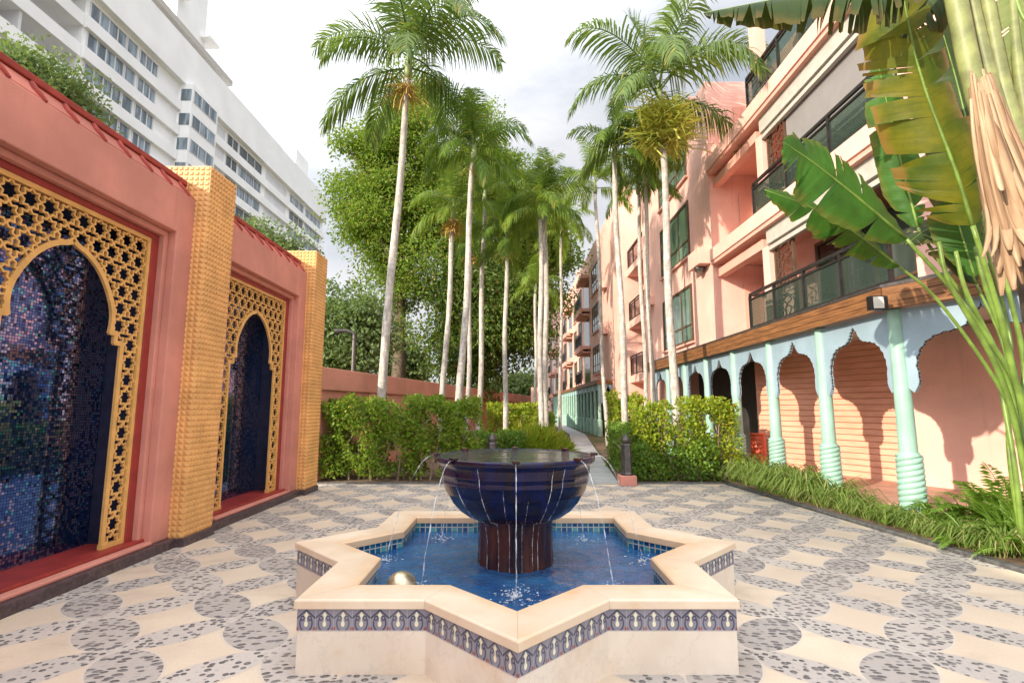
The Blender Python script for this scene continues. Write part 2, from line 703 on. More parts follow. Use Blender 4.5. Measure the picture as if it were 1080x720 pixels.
def mk_pooltile():
    m = M('pool_tile', rough=.2, spec=.6)
    u, v, _ = m.sep(m.uv())
    iu, iv = u.floor(), v.floor()
    r = m.white(m.comb(iu, iv))
    fu, fv = (u - iu - .5).abs(), (v - iv - .5).abs()
    g = fu.max(fv).gt(.42)
    c = m.mix(r, (.01, .05, .20), (.02, .22, .33))
    c = m.mix(r.gt(.85), c, (.10, .36, .40))
    m.color(m.mix(g, c, (.52, .52, .42)))
    return m.m


def mk_mosaic():
    m = M('glass_mosaic', rough=.05, spec=.9, metal=.88)
    p = m.pos()
    x, y, z = m.sep(p)
    k = 36.0
    a, b = y * k, z * k
    ia, ib = a.floor(), b.floor()
    r = m.white(m.comb(ia, ib))
    r2 = m.white(m.comb(ia + 77.0, ib + 13.0))
    fa, fb = (a - ia - .5).abs(), (b - ib - .5).abs()
    g = fa.max(fb).gt(.43)
    zone = m.noise(m.scale(p, (1, .9, .7)), 1.5, 5, .62)
    lila = m.mix(r, (.17, .17, .36), (.30, .28, .50))
    deep = m.mix(r, (.03, .07, .28), (.07, .17, .46))
    c = m.mix((zone + (r - .5) * .22).step(.49, .57), deep, lila)
    c = m.mix(r2.gt(.955) * .8, c, (.08, .40, .55))
    c = m.mix(r2.lt(.07) * .8, c, (.01, .01, .05))
    c = m.mix(g, c, (.012, .012, .03))
    m.color(c)
    # each tessera lies at a slightly different tilt
    bmp = m.new('ShaderNodeBump')
    tilt = (a - ia - .5) * (r - .5) + (b - ib - .5) * (r2 - .5) - g * .3
    bmp.inputs['Strength'].default_value = .05
    bmp.inputs['Distance'].default_value = .008
    m.link(tilt, bmp.inputs['Height'])
    m.link(bmp.outputs[0], m.b.inputs['Normal'])
    m.rough(r2 * .05 + .015)
    return m.m


def mk_glaze(name, a, b, drip, amount):
    m = M(name, a, .1, spec=.7)
    p = m.obj()
    n = m.noise(m.scale(p, (5, 5, 1.2)), 1.5, 5, .6)
    c = m.mix(n.step(.35, .7), a, b)
    d = m.noise(m.scale(p, (9, 9, .9)), 1.2, 5, .65)
    c = m.mix(d.step(.44, .62) * amount, c, drip)
    m.color(c)
    m.b.inputs['Coat Weight'].default_value = .15
    m.b.inputs['Coat Roughness'].default_value = .08
    m.b.inputs['Specular IOR Level'].default_value = .35
    m.bump(m.noise(m.scale(p, (14, 14, 5)), 2, 4), .3, .012)
    m.rough(n * .25 + .06)
    return m.m


def mk_water(name='pool_water', dark=1.0):
    m = M(name, (.02, .10, .26), .04, spec=.6)
    p = m.pos()
    n = m.noise(p, 2.0, 4)
    c = m.mix(n.step(.3, .7), tuple(q * dark for q in (.010, .065, .20)), tuple(q * dark for q in (.025, .13, .30)))
    # foam where the jets land
    x, y, z = m.sep(p)
    m.color(c)
    w1 = m.noise(p, 9, 4, .55)
    w2 = m.noise(p, 26, 3)
    m.bump(w1 + w2 * .4, .8, .025)
    return m.m


def mk_jet():
    m = M('falling_water', (.85, .9, .95), .05, spec=.6)
    t = m.new('ShaderNodeBsdfTransparent')
    g = m.noise(m.scale(m.pos(), (30, 30, 11)), 1, 4, .7)
    mx = m.new('ShaderNodeMixShader')
    m.link(g.step(.40, .66) * .6 + .06, mx.inputs[0])
    m.link(t.outputs[0], mx.inputs[1])
    m.link(m.b.outputs[0], mx.inputs[2])
    m.link(mx.outputs[0], m.out.inputs[0])
    return m.m


def mk_siding():
    m = M('lap_siding', rough=.65, spec=.3)
    p = m.pos()
    n = m.noise(m.scale(p, (1, 1, 4)), 2.2, 4)
    c = m.mix(n.step(.3, .7), (.70, .33, .22), (.80, .40, .28))
    m.color(c)
    m.bump(m.noise(m.scale(p, (4, 4, 30)), 3, 3), .12, .01)
    return m.m


def mk_wood():
    m = M('fascia_wood', rough=.55, spec=.35)
    p = m.pos()
    n = m.noise(m.scale(p, (1.2, 1.2, 22)), 2.0, 5, .6)
    c = m.mix(n.step(.3, .72), (.12, .05, .02), (.28, .125, .045))
    m.color(c)
    m.bump(n, .2, .01)
    return m.m


def mk_trunk():
    m = M('palm_trunk', rough=.8, spec=.25)
    p = m.obj()
    x, y, z = m.sep(p)
    wig = m.noise(p, 3, 3)
    zz = z * 7.5 + wig * .9
    ringd = (zz - zz.floor() - .5).abs()
    n = m.noise(m.scale(p, (3, 3, 1)), 3.5, 6, .65)
    c = m.mix(n.step(.32, .7), (.30, .27, .24), (.60, .56, .51))
    blot = m.noise(m.scale(p, (2, 2, .7)), 1.6, 5, .6)
    c = m.mix(blot.step(.52, .7) * .6, c, (.26, .25, .23))
    lich = m.noise(m.scale(p, (4, 4, 1.5)), 2.6, 5, .6)
    c = m.mix(lich.step(.6, .74) * .45, c, (.50, .44, .33))
    c = m.mix(ringd.gt(.44) * (n * .7), c, (.22, .19, .16))
    m.color(c)
    m.bump(ringd * -.5 + n * .9, .2, .015)
    return m.m


def mk_dry():
    m = M('dry_sheath', rough=.8, spec=.2)
    u, v, _ = m.sep(m.uv())
    n = m.noise(m.comb(u * 22.0, v * 1.2), 1.0, 5, .6)
    c = m.mix(n.step(.3, .72), (.17, .09, .045), (.50, .35, .22))
    big = m.noise(m.comb(u * 3.0, v * 2.0), 1.0, 4)
    c = m.mix(big.step(.5, .75) * .5, c, (.30, .16, .07))
    m.color(c)
    m.bump(n, .8, .02)
    return m.m


def mk_ground():
    m = M('garden_ground', rough=.9, spec=.2)
    p = m.pos()
    n = m.noise(p, .6, 6, .6)
    c = m.mix(n.step(.35, .65), (.13, .10, .06), (.07, .10, .03))
    f = m.noise(p, 14, 4)
    c = m.mix(f.step(.5, .8) * .5, c, (.24, .19, .12))
    m.color(c)
    m.bump(f, .5, .05)
    return m.m


def mk_path():
    m = M('path_concrete', rough=.75, spec=.3)
    p = m.pos()
    n = m.noise(p, 1.5, 5, .6)
    c = m.mix(n.step(.3, .7), (.32, .33, .34), (.44, .45, .45))
    x, y, z = m.sep(p)
    jt = (y * .7).frac().lt(.02)
    c = m.mix(jt, c, (.2, .2, .2))
    m.color(c)
    m.bump(m.noise(p, 50, 3), .2, .01)
    return m.m


def mk_banana(name, c1, c2, c3, brown, trans=.35):
    m = M(name, rough=.5, spec=.22)
    u, v, _ = m.sep(m.uv())       # u across (0 at midrib), v along
    p = m.pos()
    n = m.noise(p, 2.6, 4)
    c = m.mix(n.step(.3, .7), c1, c2)
    veins = m.noise(m.comb(v * 120.0, u * 1.5), 1.0, 2)
    c = m.mix(veins.step(.45, .7) * .3, c, c3)
    br = m.noise(m.comb(v * 9.0, u * 3.0), 1.0, 4, .6)
    edge = (u.abs() + (br - .5) * .7).step(.70, .98)
    c = m.mix(edge * brown, c, (.24, .13, .035))
    spots = m.noise(p, 9.0, 5, .65)
    c = m.mix(spots.step(.62, .74) * brown * .5, c, (.22, .13, .03))
    m.color(c)
    m.bump(veins, .25, .01)
    t = m.new('ShaderNodeBsdfTranslucent')
    m.link(m.mix(.4, c, (.35, .45, .03)), t.inputs['Color'])
    mx = m.new('ShaderNodeMixShader')
    mx.inputs[0].default_value = trans
    m.link(m.b.outputs[0], mx.inputs[1])
    m.link(t.outputs[0], mx.inputs[2])
    m.link(mx.outputs[0], m.out.inputs[0])
    return m.m


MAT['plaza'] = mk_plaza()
MAT['marble'] = mk_marble()
MAT['coping'] = mk_coping()
MAT['tileband'] = mk_tileband()
MAT['pooltile'] = mk_pooltile()
MAT['mosaic'] = mk_mosaic()
MAT['bowl'] = mk_glaze('cobalt_glaze', (.004, .004, .022), (.008, .009, .085), (.016, .007, .006), .8)
MAT['pedestal'] = mk_glaze('brown_glaze', (.045, .014, .010), (.10, .032, .018), (.010, .008, .016), .9)
MAT['water'] = mk_water()
MAT['bowl_water'] = mk_water('bowl_water', .12)
MAT['jet'] = mk_jet()
MAT['siding'] = mk_siding()
MAT['wood'] = mk_wood()
MAT['trunk'] = mk_trunk()
MAT['dry'] = mk_dry()
MAT['ground'] = mk_ground()
MAT['path'] = mk_path()
MAT['banana_green'] = mk_banana('broad_leaf_green', (.018, .085, .014), (.045, .165, .022), (.014, .05, .01), .3)
MAT['banana_old'] = mk_banana('broad_leaf_old', (.045, .085, .006), (.17, .16, .010), (.035, .05, .005), .8, .3)
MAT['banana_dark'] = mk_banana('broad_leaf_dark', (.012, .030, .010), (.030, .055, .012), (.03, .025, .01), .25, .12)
MAT['banana_pale'] = mk_banana('broad_leaf_pale', (.15, .21, .07), (.22, .27, .10), (.12, .14, .05), .3)
MAT['frond'] = leafmat('palm_frond', (.045, .12, .016), (.19, .29, .04), (.36, .32, .06), .42)
MAT['frond_blue'] = leafmat('palm_frond_cool', (.05, .115, .028), (.19, .27, .065), (.34, .32, .08), .38)
MAT['frond_light'] = leafmat('palm_frond_light', (.085, .18, .02), (.27, .36, .045), (.42, .36, .06), .46)
MAT['fruit'] = leafmat('palm_fruit', (.52, .56, .10), (.76, .74, .22), (.70, .52, .08), .45)
MAT['fruit_old'] = leafmat('palm_fruit_old', (.50, .28, .06), (.60, .42, .14), (.35, .20, .05), .2)
MAT['hedge'] = leafmat('hedge_leaf', (.10, .21, .02), (.30, .42, .045), (.42, .38, .08), .45)
MAT['hedge_yellow'] = leafmat('hedge_leaf_yellow', (.20, .32, .02), (.46, .52, .05), (.6, .46, .08), .5)
MAT['shrub'] = leafmat('shrub_leaf', (.08, .19, .03), (.24, .37, .05), None, .42)
MAT['tree_leaf'] = leafmat('tree_leaf', (.09, .19, .02), (.30, .41, .05), (.36, .30, .07), .52, tscale=.9)
MAT['tree_dark'] = leafmat('tree_leaf_dark', (.035, .085, .012), (.15, .22, .03), (.20, .13, .04), .4, tscale=.5)
MAT['tree_grey'] = leafmat('tree_leaf_grey', (.10, .17, .06), (.22, .29, .11), None, .4, tscale=.6)
MAT['strap'] = leafmat('strap_leaf', (.10, .20, .03), (.30, .38, .10), (.45, .42, .18), .35)
MAT['fern'] = leafmat('fern_leaf', (.07, .19, .02), (.22, .36, .04), None, .4)

# ------------------------------------------------------------------ setting: ground sheets
def sheet(name, poly, z, mat):
    mb = MB()
    mb.add([(x, y, z) for x, y in poly], [tuple(range(len(poly)))])
    return tag(mb.build(name, mat), kind='structure')


sheet('ground', [(-600, -600), (600, -600), (600, 900), (-600, 900)], -.012, MAT['ground'])
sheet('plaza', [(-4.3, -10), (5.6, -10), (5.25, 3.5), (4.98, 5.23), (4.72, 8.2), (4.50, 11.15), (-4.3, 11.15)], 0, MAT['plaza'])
sheet('path', [(1.32, 11.19), (2.28, 11.19), (4.5, 32), (5.2, 60), (4.2, 60), (3.55, 32)], .002, MAT['path'])
# stone edging round the plaza
kb = MB()
kp = [(5.30, 3.2), (5.02, 5.23), (4.76, 8.2), (4.54, 11.1)]
for a, b in zip(kp, kp[1:]):
    kb.beam((a[0] + .05, a[1], -.01), (b[0] + .05, b[1], -.01), .11, .09)
kb.build('kerb', MAT['kerb'], bevel=.012)['kind'] = 'structure'
ek = MB()
ek.box(-4.3, 1.28, 11.15, 11.25, -.05, .03)
ek.box(2.32, 4.62, 11.15, 11.25, -.05, .03)
ek.build('plaza_edging', MAT['kerb'], bevel=.01)['kind'] = 'structure'
bed = MB()
bed.add([(5.38, 3.2, .03), (5.12, 5.23, .03), (4.86, 8.2, .03), (4.64, 11.25, .03), (4.4, 13, .03), (5.9, 14, .03), (5.95, 8, .03), (6.9, 5.6, .03), (8, 3.2, .03)],
        [tuple(range(9))])
bed.build('planting_bed', MAT['soil'])['kind'] = 'structure'
fb = MB()
fb.add([(-4.3, 11.25, .004), (1.25, 11.25, .004), (1.9, 17, .004), (-4.0, 17, .004)], [(0, 1, 2, 3)])
fb.add([(2.36, 11.25, .004), (4.64, 11.25, .004), (4.4, 13, .004), (5.8, 14.2, .004), (5.4, 24, .004), (3.75, 24, .004)], [tuple(range(6))])
fb.build('garden_soil', MAT['soil'])['kind'] = 'structure'

# ------------------------------------------------------------------ left wall: niches between studded pillars
PITCH_Y = 3.55
BAY_C = 4.725
PIL_Y0 = 6.2


def u_frame(mb, yc, h_out, h_in, z_out, z_in, z_bot, x0, x1, sill=None):
    """frame round an opening, open at the bottom unless sill gives the height of a bottom member"""
    z0 = z_bot
    mb.prism([(yc - h_out, z0), (yc - h_in, z0), (yc - h_in, z_in), (yc + h_in, z_in), (yc + h_in, z0), (yc + h_out, z0), (yc + h_out, z_out), (yc - h_out, z_out)], 'x', x0, x1)
    if sill:
        mb.box(x0, x1, yc - h_in, yc + h_in, z0, sill)


def arch_half(h):
    """half width of the niche opening at height h (None above the apex)"""
    if h < 2.28: return .70
    if h < 2.38: return .60
    if h > 3.15: return None
    t = (h - 2.38) / .77
    return .53 * (max(0, 1 - t ** 2.35)) ** .62 + .03 * math.sin(PI * min(1, t * 1.6)) * (1 - t)


def lattice(mb, yc, x0, x1):
    cell = .18778
    w = .0165
    half, top, bot = 1.0, 3.55, .17
    # outer border
    u_frame(mb, yc, half, half - .055, top, top - .055, bot, x0 - .012, x1 + .012)
    # arch border
    pts = []
    hs = list(np.linspace(2.38, 3.145, 30))
    L = [(arch_half(h), h) for h in hs] + [(0, 3.165)]
    prof = [(.70, bot), (.70, 2.28), (.60, 2.28), (.60, 2.38)] + L
    def strip(a, b, wd):
        (y0, z0), (y1, z1) = a, b
        d = V(0, y1 - y0, z1 - z0)
        n = np.linalg.norm(d)
        if n < 1e-4: return
        d /= n
        s = V(0, -d[2], d[1])
        mb.obox(((x0 + x1) / 2, (y0 + y1) / 2, (z0 + z1) / 2), V(.0135 + random.uniform(0, .0025), 0, 0), d * (n / 2 + wd * .25), s * wd / 2)
    for sgn in (-1, 1):
        for a, b in zip(prof, prof[1:]):
            o = .024
            strip((yc + sgn * (a[0] + o), a[1]), (yc + sgn * (b[0] + o), b[1]), .05)
    mb.box(x0 - .01, x1 + .01, yc - half, yc - .70, bot, bot + .05)
    mb.box(x0 - .01, x1 + .01, yc + .70, yc + half, bot, bot + .05)
    # star-and-cross lattice: the outlines of eight-pointed stars that touch at their tips
    Rr = cell / 2
    ring = []
    for k in range(16):
        r = Rr * 1.06 if k % 2 == 0 else Rr * .72
        a = k * PI / 8
        ring.append((r * math.cos(a), r * math.sin(a)))
    ys = [(.845 - cell * k) for k in range(10)]
    zs = [top - .055 - cell * (k + .5) for k in range(18)]
    for z in zs:
        for y in ys:
            for k in range(16):
                a, b = ring[k], ring[(k + 1) % 16]
                m = ((a[0] + b[0]) / 2 + y, (a[1] + b[1]) / 2 + z)
                ah = arch_half(m[1])
                if ah is not None and abs(m[0]) < ah + .01: continue
                if m[1] < bot or abs(m[0]) > .965: continue
                strip((yc + y + a[0], z + a[1]), (yc + y + b[0], z + b[1]), w)


def make_niche(label):
    yc = BAY_C
    t = thing('niche_wall', label, 'wall', (-4.0, yc, 0), 'niche walls along the left of the plaza')
    s = MB()
    hb = 1.475
    u_frame(s, yc, hb, 1.17, 4.2, 3.68, .10, -4.62, -4.0)
    s.box(-4.62, -3.97, yc - 1.17, yc + 1.17, .10, .135)
    s.build('surround', MAT['pink_wall'], t, bevel=.012)
    mo = MB()
    u_frame(mo, yc, 1.168, 1.10, 3.678, 3.61, .137, -4.6, -4.09)
    mo.build('moulding', MAT['pink_wall'], t, bevel=.012)
    rf = MB()
    u_frame(rf, yc, 1.098, .99, 3.608, 3.54, .138, -4.6, -4.15)
    rf.box(-4.6, -4.06, yc - 1.165, yc + 1.165, .136, .168)
    rf.build('red_frame', MAT['red_paint'], t, bevel=.008)
    lm = MB()
    lattice(lm, yc, -4.205, -4.175)
    lm.build('lattice_screen', MAT['gold'], t)
    mp = MB()
    mp.box(-4.56, -4.52, yc - .985, yc + .985, .17, 3.54)
    mp.build('mosaic_panel', MAT['mosaic'], t)
    rv = MB()
    u_frame(rv, yc, .986, .95, 3.539, 3.50, .17, -4.518, -4.23)
    rv.build('reveal', MAT['reveal'], t)
    fr = MB()
    fr.prism([(-4.62, 4.201), (-4.012, 4.201), (-4.012, 4.215), (-4.15, 4.385), (-4.62, 4.385)], 'y', yc - hb, yc + hb)
    fr.build('sloped_strip', MAT['frieze'], t)
    for k in range(9):
        y = yc - hb + (k + .5) * 2 * hb / 9
        b = MB()
        b.tube([(-4.0, y + .03, 4.205), (-4.03, y + .005, 4.245), (-4.075, y - .012, 4.295), (-4.115, y + .004, 4.345), (-4.15, y + .03, 4.384)], [.016, .026, .030, .028, .022], 10)
        b.build('ridge_tile', MAT['red_coping'], t, smooth='auto')
    cp = MB()
    cp.box(-4.68, -4.125, yc - hb, yc + hb, 4.387, 4.455)
    cp.build('coping', MAT['red_coping'], t, bevel=.01)
    pl = MB()
    pl.box(-4.62, -3.90, yc - hb, yc + hb, -.03, .10)
    pl.build('plinth', MAT['granite'], t, bevel=.008)
    return t


def make_pillar(label):
    y0, y1, x0, x1 = PIL_Y0, PIL_Y0 + .6, -4.46, -3.84
    t = thing('studded_pillar', label, 'pillar', ((x0 + x1) / 2, (y0 + y1) / 2, 0), 'gold studded pillars')
    c = MB()
    z0, z1 = .10, 4.66
    c.box(x0, x1, y0, y1, z0, z1)
    n, m = 9, 68
    def face(o, du, dv, nn, cu, cv):
        du, dv, nn = map(np.array, (du, dv, nn))
        for i in range(cu):
            for j in range(cv):
                q = np.array(o) + du * i + dv * j
                g = .08
                a, b, cc, d = q + du * g + dv * g, q + du * (1 - g) + dv * g, q + du * (1 - g) + dv * (1 - g), q + du * g + dv * (1 - g)
                ctr = q + du * .5 + dv * .5 + nn * .0125
                e = .16
                tp = [ctr - du * e - dv * e, ctr + du * e - dv * e, ctr + du * e + dv * e, ctr - du * e + dv * e]
                c.add([a, b, cc, d] + tp, [(4, 5, 6, 7), (0, 1, 5, 4), (1, 2, 6, 5), (2, 3, 7, 6), (3, 0, 4, 7)])
    dz = (z1 - z0) / m
    face((x0, y0, z0), ((x1 - x0) / n, 0, 0), (0, 0, dz), (0, -1, 0), n, m)
    face((x1, y0, z0), (0, (y1 - y0) / n, 0), (0, 0, dz), (1, 0, 0), n, m)
    face((x1, y1, z0), (-(x1 - x0) / n, 0, 0), (0, 0, dz), (0, 1, 0), n, m)
    c.build('shaft', MAT['gold_stud'], t)
    p = MB()
    p.box(x0, x1 + .03, y0 - .012, y1 + .012, -.03, .10)
    p.build('plinth', MAT['granite'], t, bevel=.008)
    return t


n1 = make_niche('near pink wall bay with a blue mosaic arch behind gold star lattice, cut by the left picture edge')
n2 = dup(n1, (-4.0, BAY_C + PITCH_Y, 0), 'far pink wall bay with a narrow-looking dark mosaic arch between the two gold pillars')
p1 = make_pillar('near gold studded pillar between the two mosaic niche bays')
p2 = dup(p1, (p1.location.x, p1.location.y + PITCH_Y, 0), 'far gold studded pillar at the end of the niche wall beside the hedge')
# the wall runs on past the photographer
bw = MB()
bw.box(-4.62, -4.0, -14, BAY_C - 1.475, 0, 4.42)
tag(bw.build('garden_wall', MAT['pink_wall'], origin=(-4.3, -5, 0)), 'plain pink wall continuing the niche wall behind the viewer', 'wall')

# pink boundary wall behind the hedge
def boundary():
    t = thing('boundary_wall', 'long low pink boundary wall with shallow panels behind the left hedge', 'wall', (-4.2, 12, 0))
    a, b = V(-4.5, 11.2, 0), V(2.0, 44, 0)
    d = unit(b - a)
    s = V(d[1], -d[0], 0)
    L = np.linalg.norm(b - a)
    w = MB()
    w.obox((a + b) / 2 + V(0, 0, 1.0), d * L / 2, s * .10, V(0, 0, 1.0))
    w.build('wall', MAT['pink_far'], t)
    c = MB()
    c.obox((a + b) / 2 + V(0, 0, 2.26), d * L / 2, s * .17, V(0, 0, .26))
    c.build('coping', MAT['pink_far'], t, bevel=.02)
    k = 0
    while k * 2.6 < L:
        q = a + d * (k * 2.6 + .3)
        p = MB()
        p.obox(q + V(0, 0, 1.0) + s * .02, d * .14, s * .12, V(0, 0, 1.0))
        p.build('pier', MAT['pink_far'], t)
        k += 1
boundary()

# ------------------------------------------------------------------ fountain
FC = (.03, 4.68)


def star(Rr, c=FC):
    o = []
    for k in range(16):
        r = Rr if k % 2 == 0 else Rr * .76537
        a = -PI / 2 + k * PI / 8
        o.append((c[0] + r * math.cos(a), c[1] + r * math.sin(a)))
    return o


def fountain():
    t = thing('fountain', 'eight-pointed star fountain basin with a cobalt glazed bowl on a brown pedestal', 'fountain', (*FC, 0))
    R0, RI = 1.905, 1.505
    mb = MB(); mb.ring(star(R0), star(RI + .03), -.02, .25)
    mb.build('basin_wall', MAT['marble'], t, bevel=.006)
    # tile band, with a uv that runs round the star
    tb = MB(); uvs = []
    A, B = star(R0 + .002), star(R0 - .06)
    reps = 7
    for i in range(16):
        j = (i + 1) % 16
        tb.add([(*A[i], .25), (*A[j], .25), (*A[j], .378), (*A[i], .378)], [(0, 1, 2, 3)])
        uvs += [(0, 0), (reps, 0), (reps, 1), (0, 1)]
    tb.build('tile_band', MAT['tileband'], t, uv=uvs)
    core = MB(); core.ring(star(R0 - .004), star(RI + .031), .251, .379)
    core.build('band_backing', MAT['marble'], t)
    cp = MB()
    o, o2, i2, i1 = star(R0 + .028), star(R0 + .012), star(RI + .02), star(RI)
    n = 16
    vs = [(*p, .380) for p in o] + [(*p, .428) for p in o] + [(*p, .437) for p in o2] + [(*p, .429) for p in i2] + [(*p, .42) for p in i1] + [(*p, .362) for p in i1] + [(*p, .380) for p in star(RI + .035)]
    fs = []
    for k in range(7):
        for i in range(n):
            j = (i + 1) % n
            a, b = k * n, ((k + 1) % 7) * n
            fs.append((a + i, a + j, b + j, b + i))
    cp.add(vs, fs)
    cp.build('coping', MAT['coping'], t, bevel=.004)
    # inner lining
    ln = MB(); uvs = []
    A = star(RI + .029)
    for i in range(16):
        j = (i + 1) % 16
        ln.add([(*A[i], .02), (*A[j], .02), (*A[j], .379), (*A[i], .379)], [(3, 2, 1, 0)])
        uvs += [(0, 6), (11, 6), (11, 0), (0, 0)]
    ln.build('pool_tiling', MAT['pooltile'], t, uv=uvs)
    # water as a finely divided sheet
    wt = MB()
    A = star(RI + .026)
    rings = 26
    vs = [(*FC, .275)]
    for k in range(1, rings + 1):
        f = k / rings
        for i in range(16):
            a, b = np.array(A[i]), np.array(A[(i + 1) % 16])
            for q in range(6):
                p = a + (b - a) * q / 6
                p = np.array(FC) + (p - np.array(FC)) * f
                r = math.hypot(p[0] - FC[0], p[1] - FC[1])
                z = .275 + .004 * math.sin(r * 30) * math.exp(-abs(r - .5) * 1.2) + .003 * math.sin(p[0] * 17 + p[1] * 11) + .003 * math.sin(p[0] * -9 + p[1] * 23)
                vs.append((p[0], p[1], z))
    m = 96
    fs = [(0, 1 + i, 1 + (i + 1) % m) for i in range(m)]
    for k in range(rings - 1):
        for i in range(m):
            j = (i + 1) % m
            fs.append((1 + k * m + i, 1 + (k + 1) * m + i, 1 + (k + 1) * m + j, 1 + k * m + j))
    wt.add(vs, fs)
    wt.build('pool_water', MAT['water'], t, smooth=True)
    # pedestal
    def flute(r, z, a): return r * (1 + .02 * math.cos(16 * a))
    pd = MB()
    pd.lathe([(.325, .02), (.325, .30), (.32, .42), (.32, .60), (.328, .635), (.35, .65), (.35, .70)], 96, FC, flute)
    pd.build('pedestal', MAT['pedestal'], t, smooth=True)
    # bowl: sixteen shallow facets, raised horizontal bands
    def facet(r, z, a):
        s = PI / 8
        b = (a % s) - s / 2
        return r * (math.cos(s / 2) / math.cos(b) * .6 + .4)
    prof = [(.30, .665), (.36, .66), (.42, .675), (.50, .73), (.565, .80), (.605, .87), (.612, .873), (.612, .885), (.628, .90), (.645, .965), (.653, .968), (.653, .985), (.655, 1.03), (.663, 1.033), (.663, 1.05),
            (.664, 1.10), (.672, 1.12), (.70, 1.135), (.712, 1.15), (.712, 1.178), (.706, 1.186), (.69, 1.187), (.676, 1.18), (.66, 1.13), (.4, 1.0)]
    bw_ = MB(); bw_.lathe(prof, 128, FC, facet)
    bo = bw_.build('bowl', MAT['bowl'], t, smooth=True)
    bwat = MB(); bwat.lathe([(.001, 1.184), (.2, 1.186), (.4, 1.184), (.680, 1.185)], 64, FC, cap=False)
    bwat.build('bowl_water', MAT['bowl_water'], t, smooth=True)
    # spouts and falling jets
    for k in range(8):
        a = -PI / 2 + k * PI / 4
        c, s = math.cos(a), math.sin(a)
        sp = MB()
        sp.obox((FC[0] + c * .705, FC[1] + s * .705, 1.192), V(c, s, 0) * .03, V(-s, c, 0) * .028, V(0, 0, .012))
        sp.build('spout', MAT['pedestal'], t, bevel=.006)
        throw = (.13, .30, .40, .26, .33, .34, .42, .28)[k]
        pts, rad = [], []
        rj = random.Random(k + 3)
        for q in range(17):
            f = q / 16
            rr = .715 + throw * f
            z = 1.185 + .03 * f - (.94) * f * f
            pts.append((FC[0] + c * rr + rj.uniform(-.004, .004) * f, FC[1] + s * rr + rj.uniform(-.004, .004) * f, z))
            rad.append(.0042 + .0026 * math.sin(q * 2.2 + k) * f)
        j = MB(); j.tube(pts, rad, 6)
        j.build('water_jet', MAT['jet'], t, smooth=True)
        # splash: droplets and a broken collar where the jet lands
        ex, ey = FC[0] + c * (.715 + throw), FC[1] + s * (.715 + throw)
        sm = MB()
        for d in range(140 if k == 0 else 60):
            aa, rr = rj.uniform(0, 2 * PI), abs(rj.gauss(0, .11 if k == 0 else .07))
            h = max(0, rj.gauss(.012, .03)) * math.exp(-rr * 5)
            r0 = rj.uniform(.002, .008)
            sm.lathe([(.0005, -r0 * .6), (r0, -r0 * .2), (r0 * .8, r0 * .5), (.0005, r0 * .8)], 6, (0, 0))
            nn = 24
            for q in range(len(sm.v) - nn, len(sm.v)):
                x, y, z = sm.v[q]
                sm.v[q] = (x * (1 + 1.2 * (h < .01)) + ex + rr * math.cos(aa), y * (1 + 1.2 * (h < .01)) + ey + rr * math.sin(aa), z * (.5 if h < .01 else 1) + .28 + h)
        sm.build('splash', MAT['jet'], t, smooth=True)['kind'] = 'stuff'
    # thin overflow down the front of bowl and pedestal
    bl = MB()
    prof = [(.705, 1.13), (.675, 1.05), (.665, .97), (.62, .88), (.56, .79), (.47, .69), (.36, .655), (.33, .5), (.332, .36), (.335, .28)]
    for a in (-1.72, -1.42, -1.15, -2.0, -1.57, -1.0, -2.35):
        rj = random.Random(int(a * 100))
        k0 = rj.choice((0, 0, 2, 3))
        pts = [(FC[0] + r * math.cos(a) * 1.012, FC[1] + r * math.sin(a) * 1.012, z) for r, z in prof[k0:]]
        bl.tube(pts, [rj.uniform(.0012, .0034) for _ in pts], 5)
    bl.build('trickle', MAT['jet'], t, smooth=True)
    # floor of pool
    fl = MB(); fl.prism(star(RI + .02), 'z', .0, .02)
    fl.build('pool_floor', MAT['pooltile'], t)


fountain()
gb = MB()
c = V(-.83, 4.04, .262)
gb.lathe([(.12 * math.sin(PI * k / 16) + .0004, c[2] - .12 * math.cos(PI * k / 16)) for k in range(17)], 32, (c[0], c[1]), cap=False)
tag(gb.build('float_ball', MAT['ball'], smooth=True, origin=(c[0], c[1], .16)), 'dull gold ball floating in the front left corner of the fountain pool', 'ball')

# ------------------------------------------------------------------ bollard lamps
def bollard(loc, label, base=True):
    t = thing('bollard_lamp', label, 'bollard lamp', loc, 'bronze bollard lamps')
    x, y, z = loc
    if base:
        b = MB(); b.box(x - .17, x + .17, y - .17, y + .17, 0, .20)
        b.build('base', MAT['pink_wall'], t, bevel=.012)
    s = MB(); s.lathe([(.135, .20), (.135, .24), (.12, .26), (.112, .80), (.118, .82), (.10, .86)], 6, (x, y))
    s.build('body', MAT['bronze'], t, bevel=.004)
    c = MB(); c.lathe([(.06, .86), (.09, .88), (.10, .93), (.075, .98), (.05, 1.01), (.03, 1.03), (.012, 1.06)], 12, (x, y))
    c.build('cap', MAT['bronze'], t, smooth='auto')
    return t


b1 = bollard((2.42, 11.05, 0), 'bronze bollard lamp on a pink block at the right side of the path')
b2 = bollard((-.43, 11.45, 0), 'bronze bollard lamp showing its cap above the fountain bowl')

# ------------------------------------------------------------------ right: arcade porch
CX = 5.53
COLS = [7.28 + 1.8 * k for k in range(8)]
HT = 3.0


def spiral(r, z, a):
    ph = 3 * a - z * 2 * PI / .078
    return r + .020 * abs(math.cos(ph / 2)) ** .7 - .010


